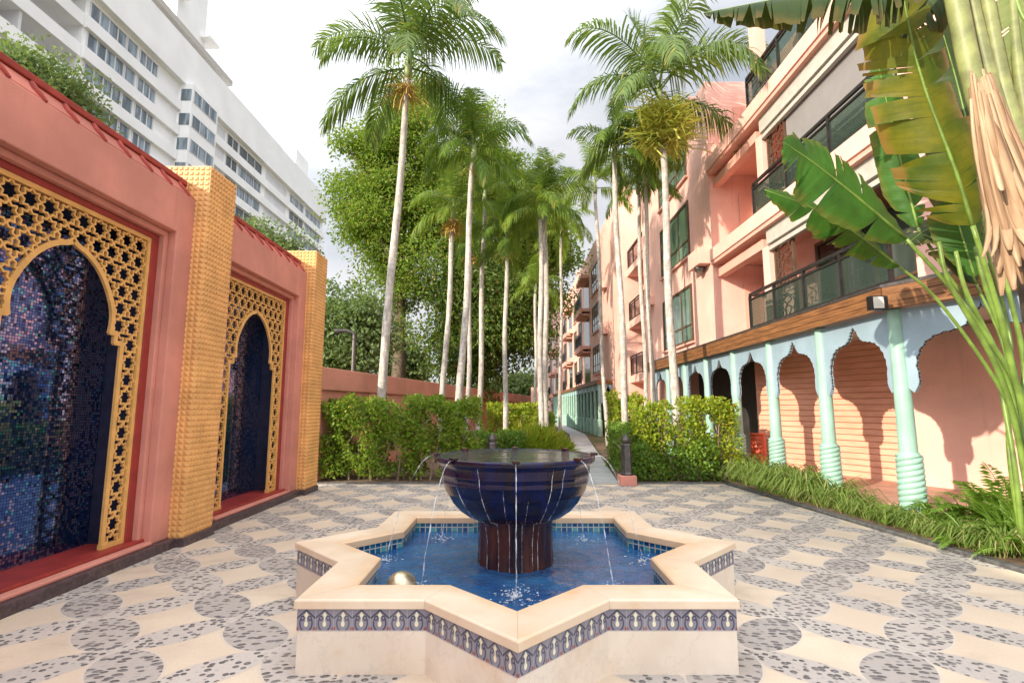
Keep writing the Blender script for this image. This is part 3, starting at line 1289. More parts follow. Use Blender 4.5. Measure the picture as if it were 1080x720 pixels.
def make_column(y, x=CX, label='', ht=HT):
    t = thing('arcade_column', label, 'column', (x, y, 0), 'mint columns of the near arcade')
    b = MB()
    b.lathe([(.142 + .016 * (1 - k / 90) , .02 + .93 * k / 90) for k in range(0)] + [(.150 + .012 * (1 - k / 130), .02 + .93 * k / 130) for k in range(131)] + [(.12, .965)], 64, (x, y), spiral)
    b.build('twisted_base', MAT['mint'], t, smooth=True)
    s = MB(); s.lathe([(.135, .955), (.128, .975), (.112, .99), (.098, ht)], 24, (x, y))
    s.build('shaft', MAT['mint'], t, smooth='auto')
    return t


ords = ['nearest', 'second', 'third', 'fourth', 'fifth', 'sixth', 'seventh', 'farthest']
notes = ['nearest and widest mint column with twisted base beside the ferns', 'mint column with twisted base, second from the right in the near arcade',
         'mint column third from the right in the near arcade, left of the second siding bay', 'mint column standing right beside the red ribbed urn',
         'mint column behind the right end of the yellow-green hedge, first left of the urn', 'mint column seen over the hedge, second left of the urn',
         'mint column seen over the hedge, third left of the urn', 'farthest mint column of the near arcade, just right of the tall fruiting palm trunk']
c0 = make_column(COLS[0], label=notes[0])
for k in range(1, 8):
    dup(c0, (CX, COLS[k], 0), notes[k])


def arch_outline(w0, w1, ht, zbot):
    """spandrel panel between two columns: local y from w0..w1, cut by a lobed ogee arch"""
    c = (w0 + w1) / 2
    half = (w1 - w0) / 2
    o = half - .13
    prof = [(1.0, zbot + .02), (.985, zbot + .16), (1.01, zbot + .30), (.99, zbot + .42), (.93, zbot + .53), (.83, zbot + .63), (.70, zbot + .70), (.55, zbot + .735), (.40, zbot + .75),
            (.27, zbot + .78), (.21, zbot + .83), (.16, zbot + .87), (.13, zbot + .93), (.06, zbot + .97), (0, zbot + 1.06)]
    pts = []
    for (a, z0), (b, z1) in zip(prof, prof[1:]):
        pts += [(a * o, z0), ((a + b) / 2 * o - .012, (z0 + z1) / 2 - .012)]
    pts.append((0, prof[-1][1]))
    right = [(c + a, z) for a, z in pts]
    left = [(c - a, z) for a, z in reversed(pts[:-1])]
    return [(w0, ht), (w0, zbot), (c - o - .05, zbot - .07)] + list(reversed([]))+ [q for q in [(c - a, z) for a, z in pts]] + list(reversed(right[:-1])) + [(c + o + .05, zbot - .07), (w1, zbot), (w1, ht)], pts, c


def spandrel(a, b, label):
    """panel between two column centres a and b (xy)"""
    a, b = np.array(a, float), np.array(b, float)
    d = unit(b - a)
    L = np.linalg.norm(b - a)
    n = V(-d[1], d[0])
    t = thing('arch_panel', label, 'arch panel', (*((a + b) / 2), 0), 'pale blue lobed arch panels of the near arcade')
    poly, pts, c = arch_outline(.085, L - .085, HT - .002, 1.88)
    mb = MB()
    N = len(poly)
    vs = []
    for off in (-.03, .03):
        for s, z in poly:
            q = a + d * s + n * off
            vs.append((q[0], q[1], z))
    fs = [tuple(range(N - 1, -1, -1)), tuple(range(N, 2 * N))] + [(i, (i + 1) % N, N + (i + 1) % N, N + i) for i in range(N)]
    mb.add(vs, fs)
    mb.build('panel', MAT['blue_panel'], t)
    bd = MB()
    half = [(c - x, z) for x, z in pts] + [(c + x, z) for x, z in reversed(pts[:-1])]
    path, rad = [], []
    for (s0, z0), (s1, z1) in zip(half, half[1:]):
        m_ = max(1, int(math.hypot(s1 - s0, z1 - z0) / .016))
        for k in range(m_):
            f = k / m_
            q = a + d * (s0 + (s1 - s0) * f)
            path.append((q[0], q[1], z0 + (z1 - z0) * f))
            rad.append(.006 if len(path) % 3 else .017)
    bd.tube(path, rad, 6)
    bd.build('bead_trim', MAT['black_metal'], t)
    return t


pan = ['arch panel between the nearest and second mint columns, in front of siding', 'arch panel between the second and third mint columns', 'arch panel between the third mint column and the one beside the red urn',
       'arch panel over the dark doorway left of the red urn', 'arch panel above the right part of the yellow hedge', 'arch panel above the middle of the yellow hedge', 'smallest-looking arch panel at the far end of the near arcade']
for k in range(7):
    spandrel((CX, COLS[k]), (CX, COLS[k + 1]), pan[k])
TURN = unit(V(.465, -1))
E1 = V(CX, COLS[0]) + TURN * 2.0
spandrel((E1[0], E1[1]), (CX, COLS[0]), 'large pale blue arch panel right of the nearest column, behind the green leaf stalks')
ccol = make_column(E1[1], E1[0], 'mint column at the right picture edge hidden behind the green leaf stalks')


def porch():
    t = thing('porch_roof', 'wooden boarded porch roof edge running over the mint columns', 'porch roof', (CX, 12, HT))
    poly = [(CX - .16, COLS[0] - .05), (CX - .16, 20.6), (7.4, 20.6), (7.4, 9), (9, 5.2), (E1[0] + TURN[0] * 1.2 - .16, E1[1] + TURN[1] * 1.2)]
    outer = [V(*poly[5]), V(*poly[0]), V(*poly[1])]
    f = MB()
    for a, b in zip(outer, outer[1:]):
        for i, (z0, z1) in enumerate(((3.0, 3.10), (3.103, 3.205), (3.208, 3.31))):
            d = unit(b - a)
            n = V(-d[1], d[0])
            o = n * (.02 + .008 * i)
            c = (a + b) / 2 + o
            f.obox((c[0], c[1], (z0 + z1) / 2), V(d[0], d[1], 0) * np.linalg.norm(b - a) / 2, V(n[0], n[1], 0) * .02, V(0, 0, (z1 - z0) / 2))
    f.build('fascia', MAT['wood'], t)
    r = MB()
    P = [(p[0] - .06 if i in (0, 1, 5) else p[0], p[1]) for i, p in enumerate(poly)]
    r.prism(P, 'z', 3.315, 3.36)
    r.build('roof_sheet', MAT['bronze'], t)
    s = MB(); s.prism([(p[0] + .06 if i in (0, 1, 5) else p[0], p[1]) for i, p in enumerate(poly)], 'z', 3.02, 3.06)
    s.build('ceiling', MAT['cream'], t)


porch()
# porch floor with its pink step
pf = MB()
pf.prism([(5.72, 7.0), (5.72, 21), (9.5, 21), (9.5, 4.5), (6.75, 4.9)], 'z', -.05, .165)
pfo = pf.build('porch_floor', MAT['terracotta'], bevel=.01)
tag(pfo, kind='structure')
ps = MB()
ps.prism([(5.705, 7.0), (5.705, 21), (5.72, 21), (5.72, 7.0)], 'z', -.05, .14)
ps.prism([(6.73, 4.9), (5.705, 7.0), (5.72, 7.0), (6.75, 4.9)], 'z', -.05, .14)
tag(ps.build('porch_step', MAT['pink_facade']), kind='structure')

# siding wall behind the arcade
def siding():
    t = thing('siding_wall', 'salmon lap-board wall behind the right arcade columns catching arch shadows', 'wall', (7, 11.5, 0))
    a, b = V(6.30, 13.2), V(7.72, 9.95)
    d = unit(b - a); n = V(d[1], -d[0])
    L = np.linalg.norm(b - a)
    w = MB()
    z = .166
    while z < 3.05:
        h = min(.108, 3.05 - z)
        # each board leans out at its lower edge
        p = [a + d * 0, b]
        lo, hi = n * .034, n * .014
        q = [(a + lo), (b + lo), (b + hi), (a + hi)]
        vs = [(q[0][0], q[0][1], z), (q[1][0], q[1][1], z), (q[2][0], q[2][1], z + h), (q[3][0], q[3][1], z + h),
              (a[0], a[1], z), (b[0], b[1], z), (b[0], b[1], z + h), (a[0], a[1], z + h)]
        w.add(vs, [(0, 1, 2, 3), (4, 7, 6, 5), (0, 4, 5, 1), (3, 2, 6, 7), (0, 3, 7, 4), (1, 5, 6, 2)])
        z += .126
    if False: pass
    # face toward the porch
    c = (a + b) / 2 - n * .08
    w.obox((c[0], c[1], 1.6), V(d[0], d[1], 0) * L / 2, V(n[0], n[1], 0) * .075, V(0, 0, 1.44))
    w.build('boards', MAT['siding'], t)
    # return at the far end, making the doorway side
    e = MB()
    e.obox((a[0] + .5, a[1] + .18, 1.6), V(.5, .2, 0), V(.02, -.05, 0), V(0, 0, 1.44))
    e.build('return_wall', MAT['siding'], t)
    # smooth panel further right
    s = MB()
    c2, e2 = b + d * .02, b + d * 3.4
    m = (c2 + e2) / 2
    s.obox((m[0] + n[0] * .02, m[1] + n[1] * .02, 1.6), V(d[0], d[1], 0) * np.linalg.norm(e2 - c2) / 2, V(n[0], n[1], 0) * .06, V(0, 0, 1.44))
    s.build('smooth_panel', MAT['pink_facade'], t)


siding()

# ------------------------------------------------------------------ pink apartment building
FX = 5.9
bld = thing('apartment_building', 'near pink apartment building with glass balconies above the mint arcade', 'building', (FX + 3, 15, 0))


def facade_window(parent, y0, y1, z0, z1, x=FX, panes=3, glass='glass_green', sill=True):
    """window flush in a facade that faces -x"""
    f = MB()
    w = .09
    f.box(x - .045, x + .05, y0, y1, z0, z0 + w); f.box(x - .045, x + .05, y0, y1, z1 - w, z1)
    f.box(x - .045, x + .05, y0, y0 + w, z0 + w, z1 - w); f.box(x - .045, x + .05, y1 - w, y1, z0 + w, z1 - w)
    for k in range(1, panes):
        yy = y0 + (y1 - y0) * k / panes
        f.box(x - .035, x + .05, yy - .035, yy + .035, z0 + w, z1 - w)
    zz = z0 + (z1 - z0) * .3
    f.box(x - .03, x + .05, y0 + w, y1 - w, zz - .03, zz + .03)
    fo = f.build('window', MAT['brown_frame'], parent)
    g = MB(); g.box(x - .012, x + .02, y0 + w, y1 - w, z0 + w, z1 - w)
    g.build('pane', MAT[glass], fo)
    if sill:
        s = MB(); s.box(x - .10, x + .02, y0 - .08, y1 + .08, z0 - .07, z0 - .003)
        s.build('sill', MAT['pink_beam'], fo)
    return fo


def railing(parent, y0, y1, z0, x, posts, glass=True, endx=None, h=1.0):
    r = MB()
    r.box(x - .03, x + .03, y0, y1, z0 + h - .06, z0 + h)
    r.box(x - .025, x + .025, y0, y1, z0 + h - .17, z0 + h - .13)
    r.box(x - .025, x + .025, y0, y1, z0 + .06, z0 + .11)
    for k in range(posts + 1):
        yy = y0 + (y1 - y0) * k / posts
        r.box(x - .028, x + .028, yy - .028, yy + .028, z0, z0 + h - .06)
    if endx:
        r.box(x, endx, y1 - .03, y1 + .03, z0 + h - .06, z0 + h)
    if not glass:
        nn = int((y1 - y0) / .13)
        for k in range(nn):
            yy = y0 + (y1 - y0) * (k + .5) / nn
            r.box(x - .008, x + .008, yy - .008, yy + .008, z0 + .1, z0 + h - .13)
    ro = r.build('railing', MAT['black_metal'], parent)
    if glass:
        g = MB()
        g.box(x - .006, x + .006, y0 + .03, y1 - .03, z0 + .11, z0 + h - .17)
        g.build('glass_panel', MAT['rail_glass'], ro)
    return ro


def screen(parent, y0, y1, z0, z1, x):
    """perforated brown screen"""
    s = MB()
    s.box(x - .03, x + .03, y0, y0 + .05, z0, z1); s.box(x - .03, x + .03, y1 - .05, y1, z0, z1)
    rr = random.Random(int(z0 * 10))
    nz = int((z1 - z0) / .11)
    for i in range(nz):
        for j in range(4):
            yy = y0 + .05 + (y1 - y0 - .1) * (j + .5) / 4
            zz = z0 + (z1 - z0) * (i + .5) / nz
            a = rr.uniform(-.9, .9) + (PI / 4 if (i + j) % 2 else -PI / 4)
            s.obox((x, yy, zz), V(.012, 0, 0), V(0, math.cos(a), math.sin(a)) * .085, V(0, -math.sin(a), math.cos(a)) * .014)
    return s.build('screen', MAT['brown_frame'], parent)


FL = [3.3, 6.0, 8.78]          # balcony floor tops
YB0, YB1 = 7.4, 11.86          # the glazed balcony run
YE = 14.6                      # end wall of the loggia
def near_block():
    w = MB()
    TOP = 11.55
    w.box(FX, 14, YE, 22.4, 3.37, TOP)                      # body left of the balconies
    w.box(7.3, 14, YE - 3.0, YE, 3.37, 11.2)                # back of the loggia
    w.box(8.0, 14, 5.2, YE - 3.0, 3.37, 11.2)
    w.box(7.2, 14, 22.4, 26, 0, 12.4)                       # recess with small balconies
    w.box(FX, 7.2, 20.6, 22.4, 0, 3.37)
    w.box(FX - .05, FX + 1, YE + 1.2, YE + 3.2, TOP, TOP + .3)
    w.build('wall', MAT['pink_facade'], bld, bevel=.015)
    g = MB()
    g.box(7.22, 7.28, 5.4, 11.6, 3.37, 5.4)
    g.build('interior_shade', MAT['recess_shade'], bld)  # dark sheet painting the interior's shade in front of the pink wall
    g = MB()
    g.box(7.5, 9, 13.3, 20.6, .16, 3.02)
    g.build('ground_floor_shade', MAT['recess_shade'], bld)  # near-black wall, the porch's inner shade put into its colour
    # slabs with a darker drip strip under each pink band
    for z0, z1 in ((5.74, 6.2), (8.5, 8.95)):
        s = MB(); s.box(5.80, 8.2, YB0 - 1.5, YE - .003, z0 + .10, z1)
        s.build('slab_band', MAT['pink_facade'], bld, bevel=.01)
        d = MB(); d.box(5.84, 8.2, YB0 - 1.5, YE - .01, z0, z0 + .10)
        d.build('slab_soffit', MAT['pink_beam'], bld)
        b = MB(); b.box(6.02, 6.24, 11.9, YE - .003, z0 - .36, z0 - .12)
        b.build('beam', MAT['pink_beam'], bld, bevel=.008)
        cb = MB(); cb.box(5.96, 6.2, YB0 - 1, 11.6, z0 - .36, z0 - .003)
        cb.box(6.0, 6.1, YB0 - 1, 11.6, z0 - .5, z0 - .40)
        cb.build('cream_beam', MAT['cream'], bld, bevel=.008)
    top = MB(); top.box(6.1, 14, 5.2, 11.2, 11.21, 11.6); top.build('roof_slab', MAT['cream'], bld)
    for k, z in enumerate(FL):
        ceil = (5.38, 8.14, 11.2)[k]
        c = MB(); c.box(6.0, 6.28, 11.62, 11.9, z, ceil); c.build('column', MAT['pink_facade'], bld, bevel=.01)
        railing(bld, YB0, YB1, z - .02 if k else 3.37, 5.86 if k else 5.62, 3 if k else 4, True, 6.6, (1.0, 1.02, 1.0)[k] if k else .9)
        if k < 2:
            screen(bld, 10.75, 11.55, z, ceil, 6.12)
        # back wall glazing
        f = facade_window(bld, 7.6, 11.4, z + .02, ceil - .05, 7.0 if k != 1 else 7.2, 4, 'glass_dark', False)
        # doorway recess in the end wall
        n = MB(); n.box(6.75, 7.28, YE - .05, YE - .004, z, z + 1.9)
        n.build('end_door', MAT['pink_beam'], bld)
    bl = MB(); bl.box(6.12, 6.15, 7.6, 10.72, 6.55, 8.02); bl.build('roller_blind', MAT['blind'], bld)
    pl = MB(); pl.box(6.3, 6.9, 10.0, 11.3, 3.38, 3.75); pl.build('planter_box', MAT['mint'], bld, bevel=.01)
    # pink angled wall right of the balconies
    a, b = V(5.95, 7.35), V(5.95, 7.35) + TURN * 4
    d = TURN; n = V(-d[1], d[0])
    m = (a + b) / 2
    aw = MB(); aw.obox((m[0] + n[0] * .3, m[1] + n[1] * .3, 7.4), V(d[0], d[1], 0) * 2, V(n[0], n[1], 0) * .25, V(0, 0, 4.0))
    aw.build('corner_wall', MAT['pink_facade'], bld)
    for z in (3.75, 6.60, 9.35):
        facade_window(bld, 16.4, 19.6, z, z + 1.9)
    lg = MB(); lg.box(5.55, FX, 14.75, 15.7, 5.85, 6.35); lg.build('ledge', MAT['pink_facade'], bld, bevel=.01)
    dn = MB(); dn.lathe([(.12, 5.70), (.16, 5.80), (.16, 5.849)], 12, (5.72, 15.2)); dn.build('drain', MAT['bronze'], bld)
    lg2 = MB(); lg2.box(5.6, FX, 20.8, 21.6, 5.85, 6.2); lg2.build('ledge', MAT['pink_facade'], bld, bevel=.01)
    # small balconies in the recess
    for z in (3.2, 5.95, 8.7):
        s = MB(); s.box(5.98, 7.2, 22.4, 26, z - .35, z); s.build('slab_band', MAT['pink_facade'], bld)
        railing(bld, 22.45, 25.95, z, 6.05, 3, False)
        facade_window(bld, 22.8, 25.6, z + .02, z + 2.2, 7.19, 2, 'glass_dark', False)


near_block()


def far_block(name_label, y0, y1, x, top, seed, wins, balcs, cat='building'):
    t = thing('apartment_building', name_label, cat, (x + 3, (y0 + y1) / 2, 0))
    w = MB()
    w.box(x, x + 8, y0, y1, 0, top)
    for (a, b) in balcs:
        pass
    w.box(x - .08, x + .5, y0, y0 + .8, top, top + .35)
    w.build('wall', MAT['pink_facade'], t, bevel=.02)
    for (a, b) in wins:
        for z in (3.9, 6.75, 9.5):
            if z + 1.8 < top:
                facade_window(t, a, b, z, z + 1.9, x, 2 if b - a < 2 else 3, 'glass_green')
    for (a, b) in balcs:
        for z in (3.3, 6.1, 8.9):
            d = MB(); d.box(x - .02, x + .02, a + .25, b - .25, z, z + 2.2)
            d.build('balcony_door', MAT['glass_dark'], t)
            s = MB(); s.box(x - .75, x, a, b, z - .4, z); s.build('balcony_slab', MAT['pink_beam'], t)
            railing(t, a + .04, b - .04, z, x - .70, 2, False)
            h = MB(); h.box(x - .6, x - .003, a, b, z + 2.3, z + 2.55); h.build('hood', MAT['pink_beam'], t)
    for z in (6.0, 8.8):
        l = MB(); l.box(x - .35, x - .003, y0 + 4.2, y0 + 5.2, z, z + .4); l.build('ledge', MAT['pink_facade'], t)
    return t


far_block('middle pink apartment wing with a blank lit wall behind the right palm trunks', 26, 45, 5.75, 13.1, 1, [(33.2, 36), (41.5, 43.5)], [(37.2, 40.4)])
far_block('farther pink apartment wing past the middle wing with stacked small windows', 45.02, 60, 5.95, 13.6, 2, [(46.5, 48.5), (55, 57.5)], [(50, 53)])
far_block('farthest pink apartment wing closing the row at the end of the path', 60.02, 86, 5.6, 15.2, 3, [(62, 64.5), (72, 75)], [(66, 69)])

# second arcade along the far wings
def far_arcade():
    t = thing('far_arcade', 'distant mint arcade along the path below the far pink wings', 'arcade', (5.3, 40, 0))
    for k in range(22):
        y = 29.5 + 1.5 * k
        c = MB(); c.lathe([(.15, 0), (.15, .9), (.10, .95), (.09, 2.95)], 10, (5.0, y)); c.build('column', MAT['mint'], t)
    p = MB(); p.box(4.98, 5.04, 29.5, 61, 2.62, 2.95); p.build('panel', MAT['blue_panel'], t)
    e = MB(); 
    pl, pts, cc = arch_outline(.1, 1.0, 2.95, 1.9)
    e.prism([(4.95 + s, z) for s, z in pl], 'y', 29.4, 29.46); e.build('end_arch', MAT['blue_panel'], t)
    f = MB(); f.box(4.85, 5.9, 29.3, 61.2, 2.96, 3.2); f.build('fascia', MAT['wood'], t)
    d = MB(); d.box(5.66, 5.72, 29.8, 44.9, 0, 2.9); d.build('arcade_shade', MAT['recess_shade'], t)  # near-black sheet painting the shade behind the columns


far_arcade()

# floodlight on the porch corner
fl = thing('floodlight', 'small floodlight with a white lens on the porch fascia above the nearest column', 'floodlight', (5.2, 7.3, 3.1))
m = MB(); q = at(928, 319, 6.95)
m.box(q[0] - .12, q[0] + .12, q[1], q[1] + .10, q[2] - .10, q[2] + .10)
m.build('housing', MAT['black_metal'], fl, bevel=.01)
m = MB(); m.box(q[0] - .09, q[0] + .05, q[1] - .012, q[1] - .001, q[2] - .08, q[2] + .08); m.build('lens', MAT['lens'], fl)
m = MB(); m.beam((q[0], q[1] + .05, q[2] + .05), (q[0] + .1, q[1] + .32, q[2] + .06), .03, .03); m.build('bracket', MAT['black_metal'], fl)

# red ribbed urn
ur = thing('urn', 'orange-red ribbed urn on the porch floor beside a mint column', 'urn', (6.02, 12.75, .165))
m = MB()
prof = []
for k in range(41):
    f = k / 40
    prof.append((.165 + .012 * math.sin(PI * f) + .004 * math.cos(f * 2 * PI * 8), .17 + .78 * f))
m.lathe(prof, 40, (6.02, 12.75)); m.build('body', MAT['urn'], ur, smooth=True)
m = MB(); m.lathe([(.14, .945), (.185, .95), (.19, .975), (.175, .99), (.14, .985)], 40, (6.02, 12.75)); m.build('rim', MAT['urn'], ur, smooth=True)

# post and lamp beyond the hedge
gp = MB(); q = at(564, 440, 24)
gp.box(q[0] - .16, q[0] + .16, 23.84, 24.16, 0, 2.55)
tag(gp.build('gate_post', MAT['pink_facade'], bevel=.02, origin=(q[0], 24, 0)), 'slim pink gate post between the palm trunks left of the far wings', 'post')
q = at(374, 352, 19)
lp = thing('street_lamp', 'dark lamp post rising behind the pink boundary wall', 'lamp post', (q[0], 19, 0))
m = MB(); m.tube([(q[0], 19, 0), (q[0], 19, q[2])], .08, 10); m.build('post', MAT['bronze'], lp)
m = MB(); m.tube([(q[0], 19, q[2]), (q[0] - .3, 19, q[2] + .12), (q[0] - .75, 19, q[2] + .1)], [.06, .07, .09], 8); m.build('lamp_head', MAT['bronze'], lp)

# ------------------------------------------------------------------ white hotel
def hotel():
    HX = -40
    t = thing('hotel_tower', 'long white slab hotel with ribbon windows behind the left wall', 'building', (HX - 8, 60, 0))
    top, wt = 45.6, 40.2
    fh = 3.1
    w = MB()
    w.box(HX - 16, HX, 54.2, 104, 0, top)
    w.box(HX, HX + .7, 18, 104, wt + .1, top + .02)
    w.box(HX - 16, HX - 3.0, 18, 54.2, 0, wt - .2)
    w.box(HX - 16, HX, 18, 54.2, wt - .2, top)
    w.box(HX - 3, HX, 43.6, 54.2, 0, wt - .2)
    w.build('wall', MAT['white_wall'], t)
    # balcony run on the left: parapets and floor slabs
    for k in range(11):
        z = wt - fh * (k + 1) - .1
        s = MB()
        s.box(HX - .15, HX + .05, 18, 43.6, z - .1, z + 1.15)
        s.box(HX - 3, HX - .15, 18, 43.6, z - .1, z + .12)
        s.build('balcony_parapet', MAT['white_wall'], t)
    for k in range(6):
        for y in (24, 31, 38):
            z = wt - fh * (k + 1) - .1
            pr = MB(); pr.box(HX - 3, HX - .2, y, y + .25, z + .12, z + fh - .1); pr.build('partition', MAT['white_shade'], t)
    # window units
    def unit_(y0, y1, z, n, deep=0, mat='glass_hotel'):
        f = MB()
        f.box(HX - .05, HX + .10, y0, y1, z - .06, z); f.box(HX - .05, HX + .10, y0, y1, z + 1.62, z + 1.70)
        for i in range(n + 1):
            yy = y0 + (y1 - y0) * i / n
            f.box(HX - .05, HX + .08, yy - .07, yy + .07, z, z + 1.62)
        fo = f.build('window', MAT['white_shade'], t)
        g = MB(); g.box(HX - .03, HX + .03, y0 + .02, y1 - .02, z, z + 1.62); g.build('pane', MAT[mat], fo)
    for k in range(8):
        z = wt - fh * (k + 1) + 1.05
        unit_(44.1, 48.6, z, 4); unit_(48.8, 50.2, z, 1); unit_(50.6, 53.3, z, 3)
        unit_(67.6, 70.4, z, 2, mat='glass_dark'); unit_(70.8, 77.5, z, 3, mat='glass_dark' if k % 3 == 0 else 'glass_hotel')
        unit_(88, 94, z, 3, mat='glass_dark' if k % 2 else 'glass_hotel'); unit_(95, 102.5, z, 4)
        # open loggias: flat panels, the recess shade painted in their grey
        for q0, q1, dz in ((64.2, 67.1, .1), (79.0, 86.5, .5)):
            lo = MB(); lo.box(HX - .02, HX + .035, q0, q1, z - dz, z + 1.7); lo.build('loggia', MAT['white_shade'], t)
    for k in range(10):
        z = wt - fh * (k + 1) + 1.05
        for q0, q1 in ((43.62, 57.15), (62.55, 104)):
            sb = MB(); sb.box(HX, HX + .40, q0, q1, z - fh + 1.78, z - .12); sb.build('spandrel_band', MAT['white_wall'], t)
    # projecting bay
    b = MB(); b.box(HX, HX + 1.6, 57.2, 62.5, 0, wt + .1); b.build('projecting_bay', MAT['white_wall'], t)
    for k in range(8):
        z = wt - fh * (k + 1) + 1.0
        f = MB(); f.box(HX + 1.58, HX + 1.66, 57.4, 62.3, z - .05, z); f.box(HX + 1.58, HX + 1.66, 57.4, 62.3, z + 1.5, z + 1.56)
        for i in range(4):
            yy = 57.5 + 4.7 * i / 3
            f.box(HX + 1.58, HX + 1.65, yy - .06, yy + .06, z, z + 1.5)
        f.box(HX + .2, HX + 1.5, 57.17, 57.21, z - .02, z)
        fo = f.build('window', MAT['white_shade'], t)
        g = MB(); g.box(HX + 1.59, HX + 1.62, 57.5, 62.2, z, z + 1.5); g.box(HX + .25, HX + 1.5, 57.17, 57.2, z, z + 1.5); g.build('pane', MAT['glass_hotel'], fo)
    # rooftop volumes
    p = MB(); p.box(HX - 9, HX - 3.2, 60, 66, top, top + 14); p.build('roof_tower', MAT['white_wall'], t)
    p = MB(); p.box(HX - 10, HX - 1.2, 48, 70, top + 2.9, top + 3.7); p.box(HX - 9, HX - 3.5, 49, 69, top, top + 2.9); p.build('penthouse', MAT['cream'], t)
    p = MB(); p.box(HX - 9, HX - 2.4, 95, 101, top, top + 6.5); p.build('stair_head', MAT['white_wall'], t)
    p = MB(); p.box(HX - 4.5, HX - 2.2, 59.2, 61, top + 9, top + 9.5); p.box(HX - 4.5, HX - 2.0, 65, 67.5, top + 7.0, top + 7.4); p.build('canopy_slab', MAT['white_wall'], t)


hotel()

# ------------------------------------------------------------------ vegetation
def leaf_cloud(n, sampler, L, W, droop=.3, out=.6, center=None):
    P = sampler(n)
    D = rng.normal(size=(n, 3))
    if center is not None:
        D = D * .7 + unit(P - center) * out
    D[:, 2] -= droop
    Ls = L * rng.uniform(.6, 1.35, n)
    return leaf_arrays(P, D, Ls, Ls * W)


def hedge(name, label, cat, x0, x1, y0, y1, h, n, mat, L=.085, bottom=.12, stems=14, ragged=.12, group=None, gap=0.0, W=.62):
    t = thing(name, label, cat, ((x0 + x1) / 2, (y0 + y1) / 2, 0), group)
    ph = rng.uniform(0, 6, 8)
    cell = {}
    def sampler(k):
        out = []
        tot = 0
        while tot < k:
            q = rng.uniform(0, 1, (k * 3, 3))
            # bias to the skin of the volume
            d = np.minimum.reduce([q[:, 1], 1 - q[:, 1], 1 - q[:, 2], .15 + q[:, 0] * (x1 - x0), .15 + (1 - q[:, 0]) * (x1 - x0)])
            keep = rng.uniform(0, 1, len(q)) < np.exp(-d * 4.5)
            q = q[keep]
            x = x0 + q[:, 0] * (x1 - x0)
            y = y0 + q[:, 1] * (y1 - y0)
            hh = h + ragged * (np.sin(x * 4.1 + ph[0]) * .5 + np.sin(x * 9.7 + ph[1]) * .35 + np.sin(y * 7 + ph[2] + x * 3) * .4)
            z = bottom + q[:, 2] * (hh - bottom)
            yo = .10 * (np.sin(x * 5.3 + z * 3.1 + ph[3]) + np.sin(x * 11 + z * 7 + ph[4]) * .6)
            y = y + yo
            if gap > 0:
                g = np.sin(x * 7.3 + ph[5]) + np.sin(z * 6.1 + x * 2 + ph[6]) + np.sin(x * 15 + z * 11 + ph[7]) * .8
                kk = g > -1.6 + gap * (1.6 - 1.2 * np.clip(z / h, 0, 1))
                x, y, z = x[kk], y[kk], z[kk]
            out.append(np.stack([x, y, z], 1)); tot += len(x)
        return np.concatenate(out)[:k]
    c = V((x0 + x1) / 2, (y0 + y1) / 2, h * .4)
    P = sampler(n)
    D = rng.normal(size=(n, 3)) * .8
    D[:, 1] -= .5
    D[:, 2] += .25
    Ls = L * rng.uniform(.55, 1.4, n)
    v, f = leaf_arrays(P, D, Ls, Ls * W)
    soup('foliage', v, f, mat, t)
    # loose shoots above the clipped top
    m = n // 14
    k = rng.uniform(0, 1, (m, 2))
    sx, sy = x0 + k[:, 0] * (x1 - x0), y0 + k[:, 1] * (y1 - y0)
    if stems:
        s = MB()
        for i in range(stems):
            x = x0 + (x1 - x0) * (i + .5 + random.uniform(-.35, .35)) / stems
            y = y0 + (y1 - y0) * random.uniform(.15, .6)
            pts = [(x, y, 0)]
            for q in range(1, 5):
                pts.append((x + random.uniform(-.07, .07) * q, y + random.uniform(-.05, .05) * q, h * .92 * q / 4))
            s.tube(pts, [.024, .02, .016, .011, .006], 6)
        s.build('stems', MAT['stem'], t)
    return t


hedge('hedge', 'large clipped green hedge across the left back of the plaza', 'hedge', -4.28, -.72, 11.5, 12.5, 1.78, 17000, MAT['hedge'], .085, .10, 18, .15, gap=.6)
hedge('hedge', 'airy yellow-green hedge with bare stems at the right back of the plaza', 'hedge', 2.75, 5.1, 11.6, 12.25, 1.74, 7000, MAT['hedge_yellow'], .08, .25, 18, .14, gap=.9)
hedge('shrub', 'rounded green shrub low beside the right hedge and bollard', 'shrub', 2.5, 4.6, 11.45, 11.95, .72, 4200, MAT['shrub'], .075, .03, 6, .18)
hedge('shrub', 'dense green shrub along the right edge of the path behind the bollard', 'shrub', 2.62, 3.5, 11.95, 14.6, 1.12, 7000, MAT['shrub'], .08, .03, 6, .14)
hedge('hedge', 'low dark clipped hedge just behind the fountain bowl', 'hedge', -1.5, .35, 13.2, 14.0, .98, 5200, MAT['shrub'], .075, .03, 6, .06)
hedge('hedge', 'yellow clipped hedge farther back between the palm trunks', 'hedge', -1.0, 1.0, 20, 21, 1.75, 4200, MAT['hedge_yellow'], .12, .05, 6, .06)
hedge('hedge', 'small far hedge right of the twin palm trunks', 'hedge', .2, 1.6, 25, 26, 1.6, 2400, MAT['hedge'], .13, .05, 5, .1)
hedge('shrub', 'tall yellow shrub rising behind the right hedge in front of the pink wing', 'shrub', 3.3, 4.4, 17, 18, 1.95, 3000, MAT['hedge_yellow'], .12, .3, 5, .3)
hedge('shrub', 'small clipped shrub between the round bush and the far arcade', 'shrub', .9, 1.75, 21, 22, 1.35, 2200, MAT['hedge'], .11, .03, 4, .12)


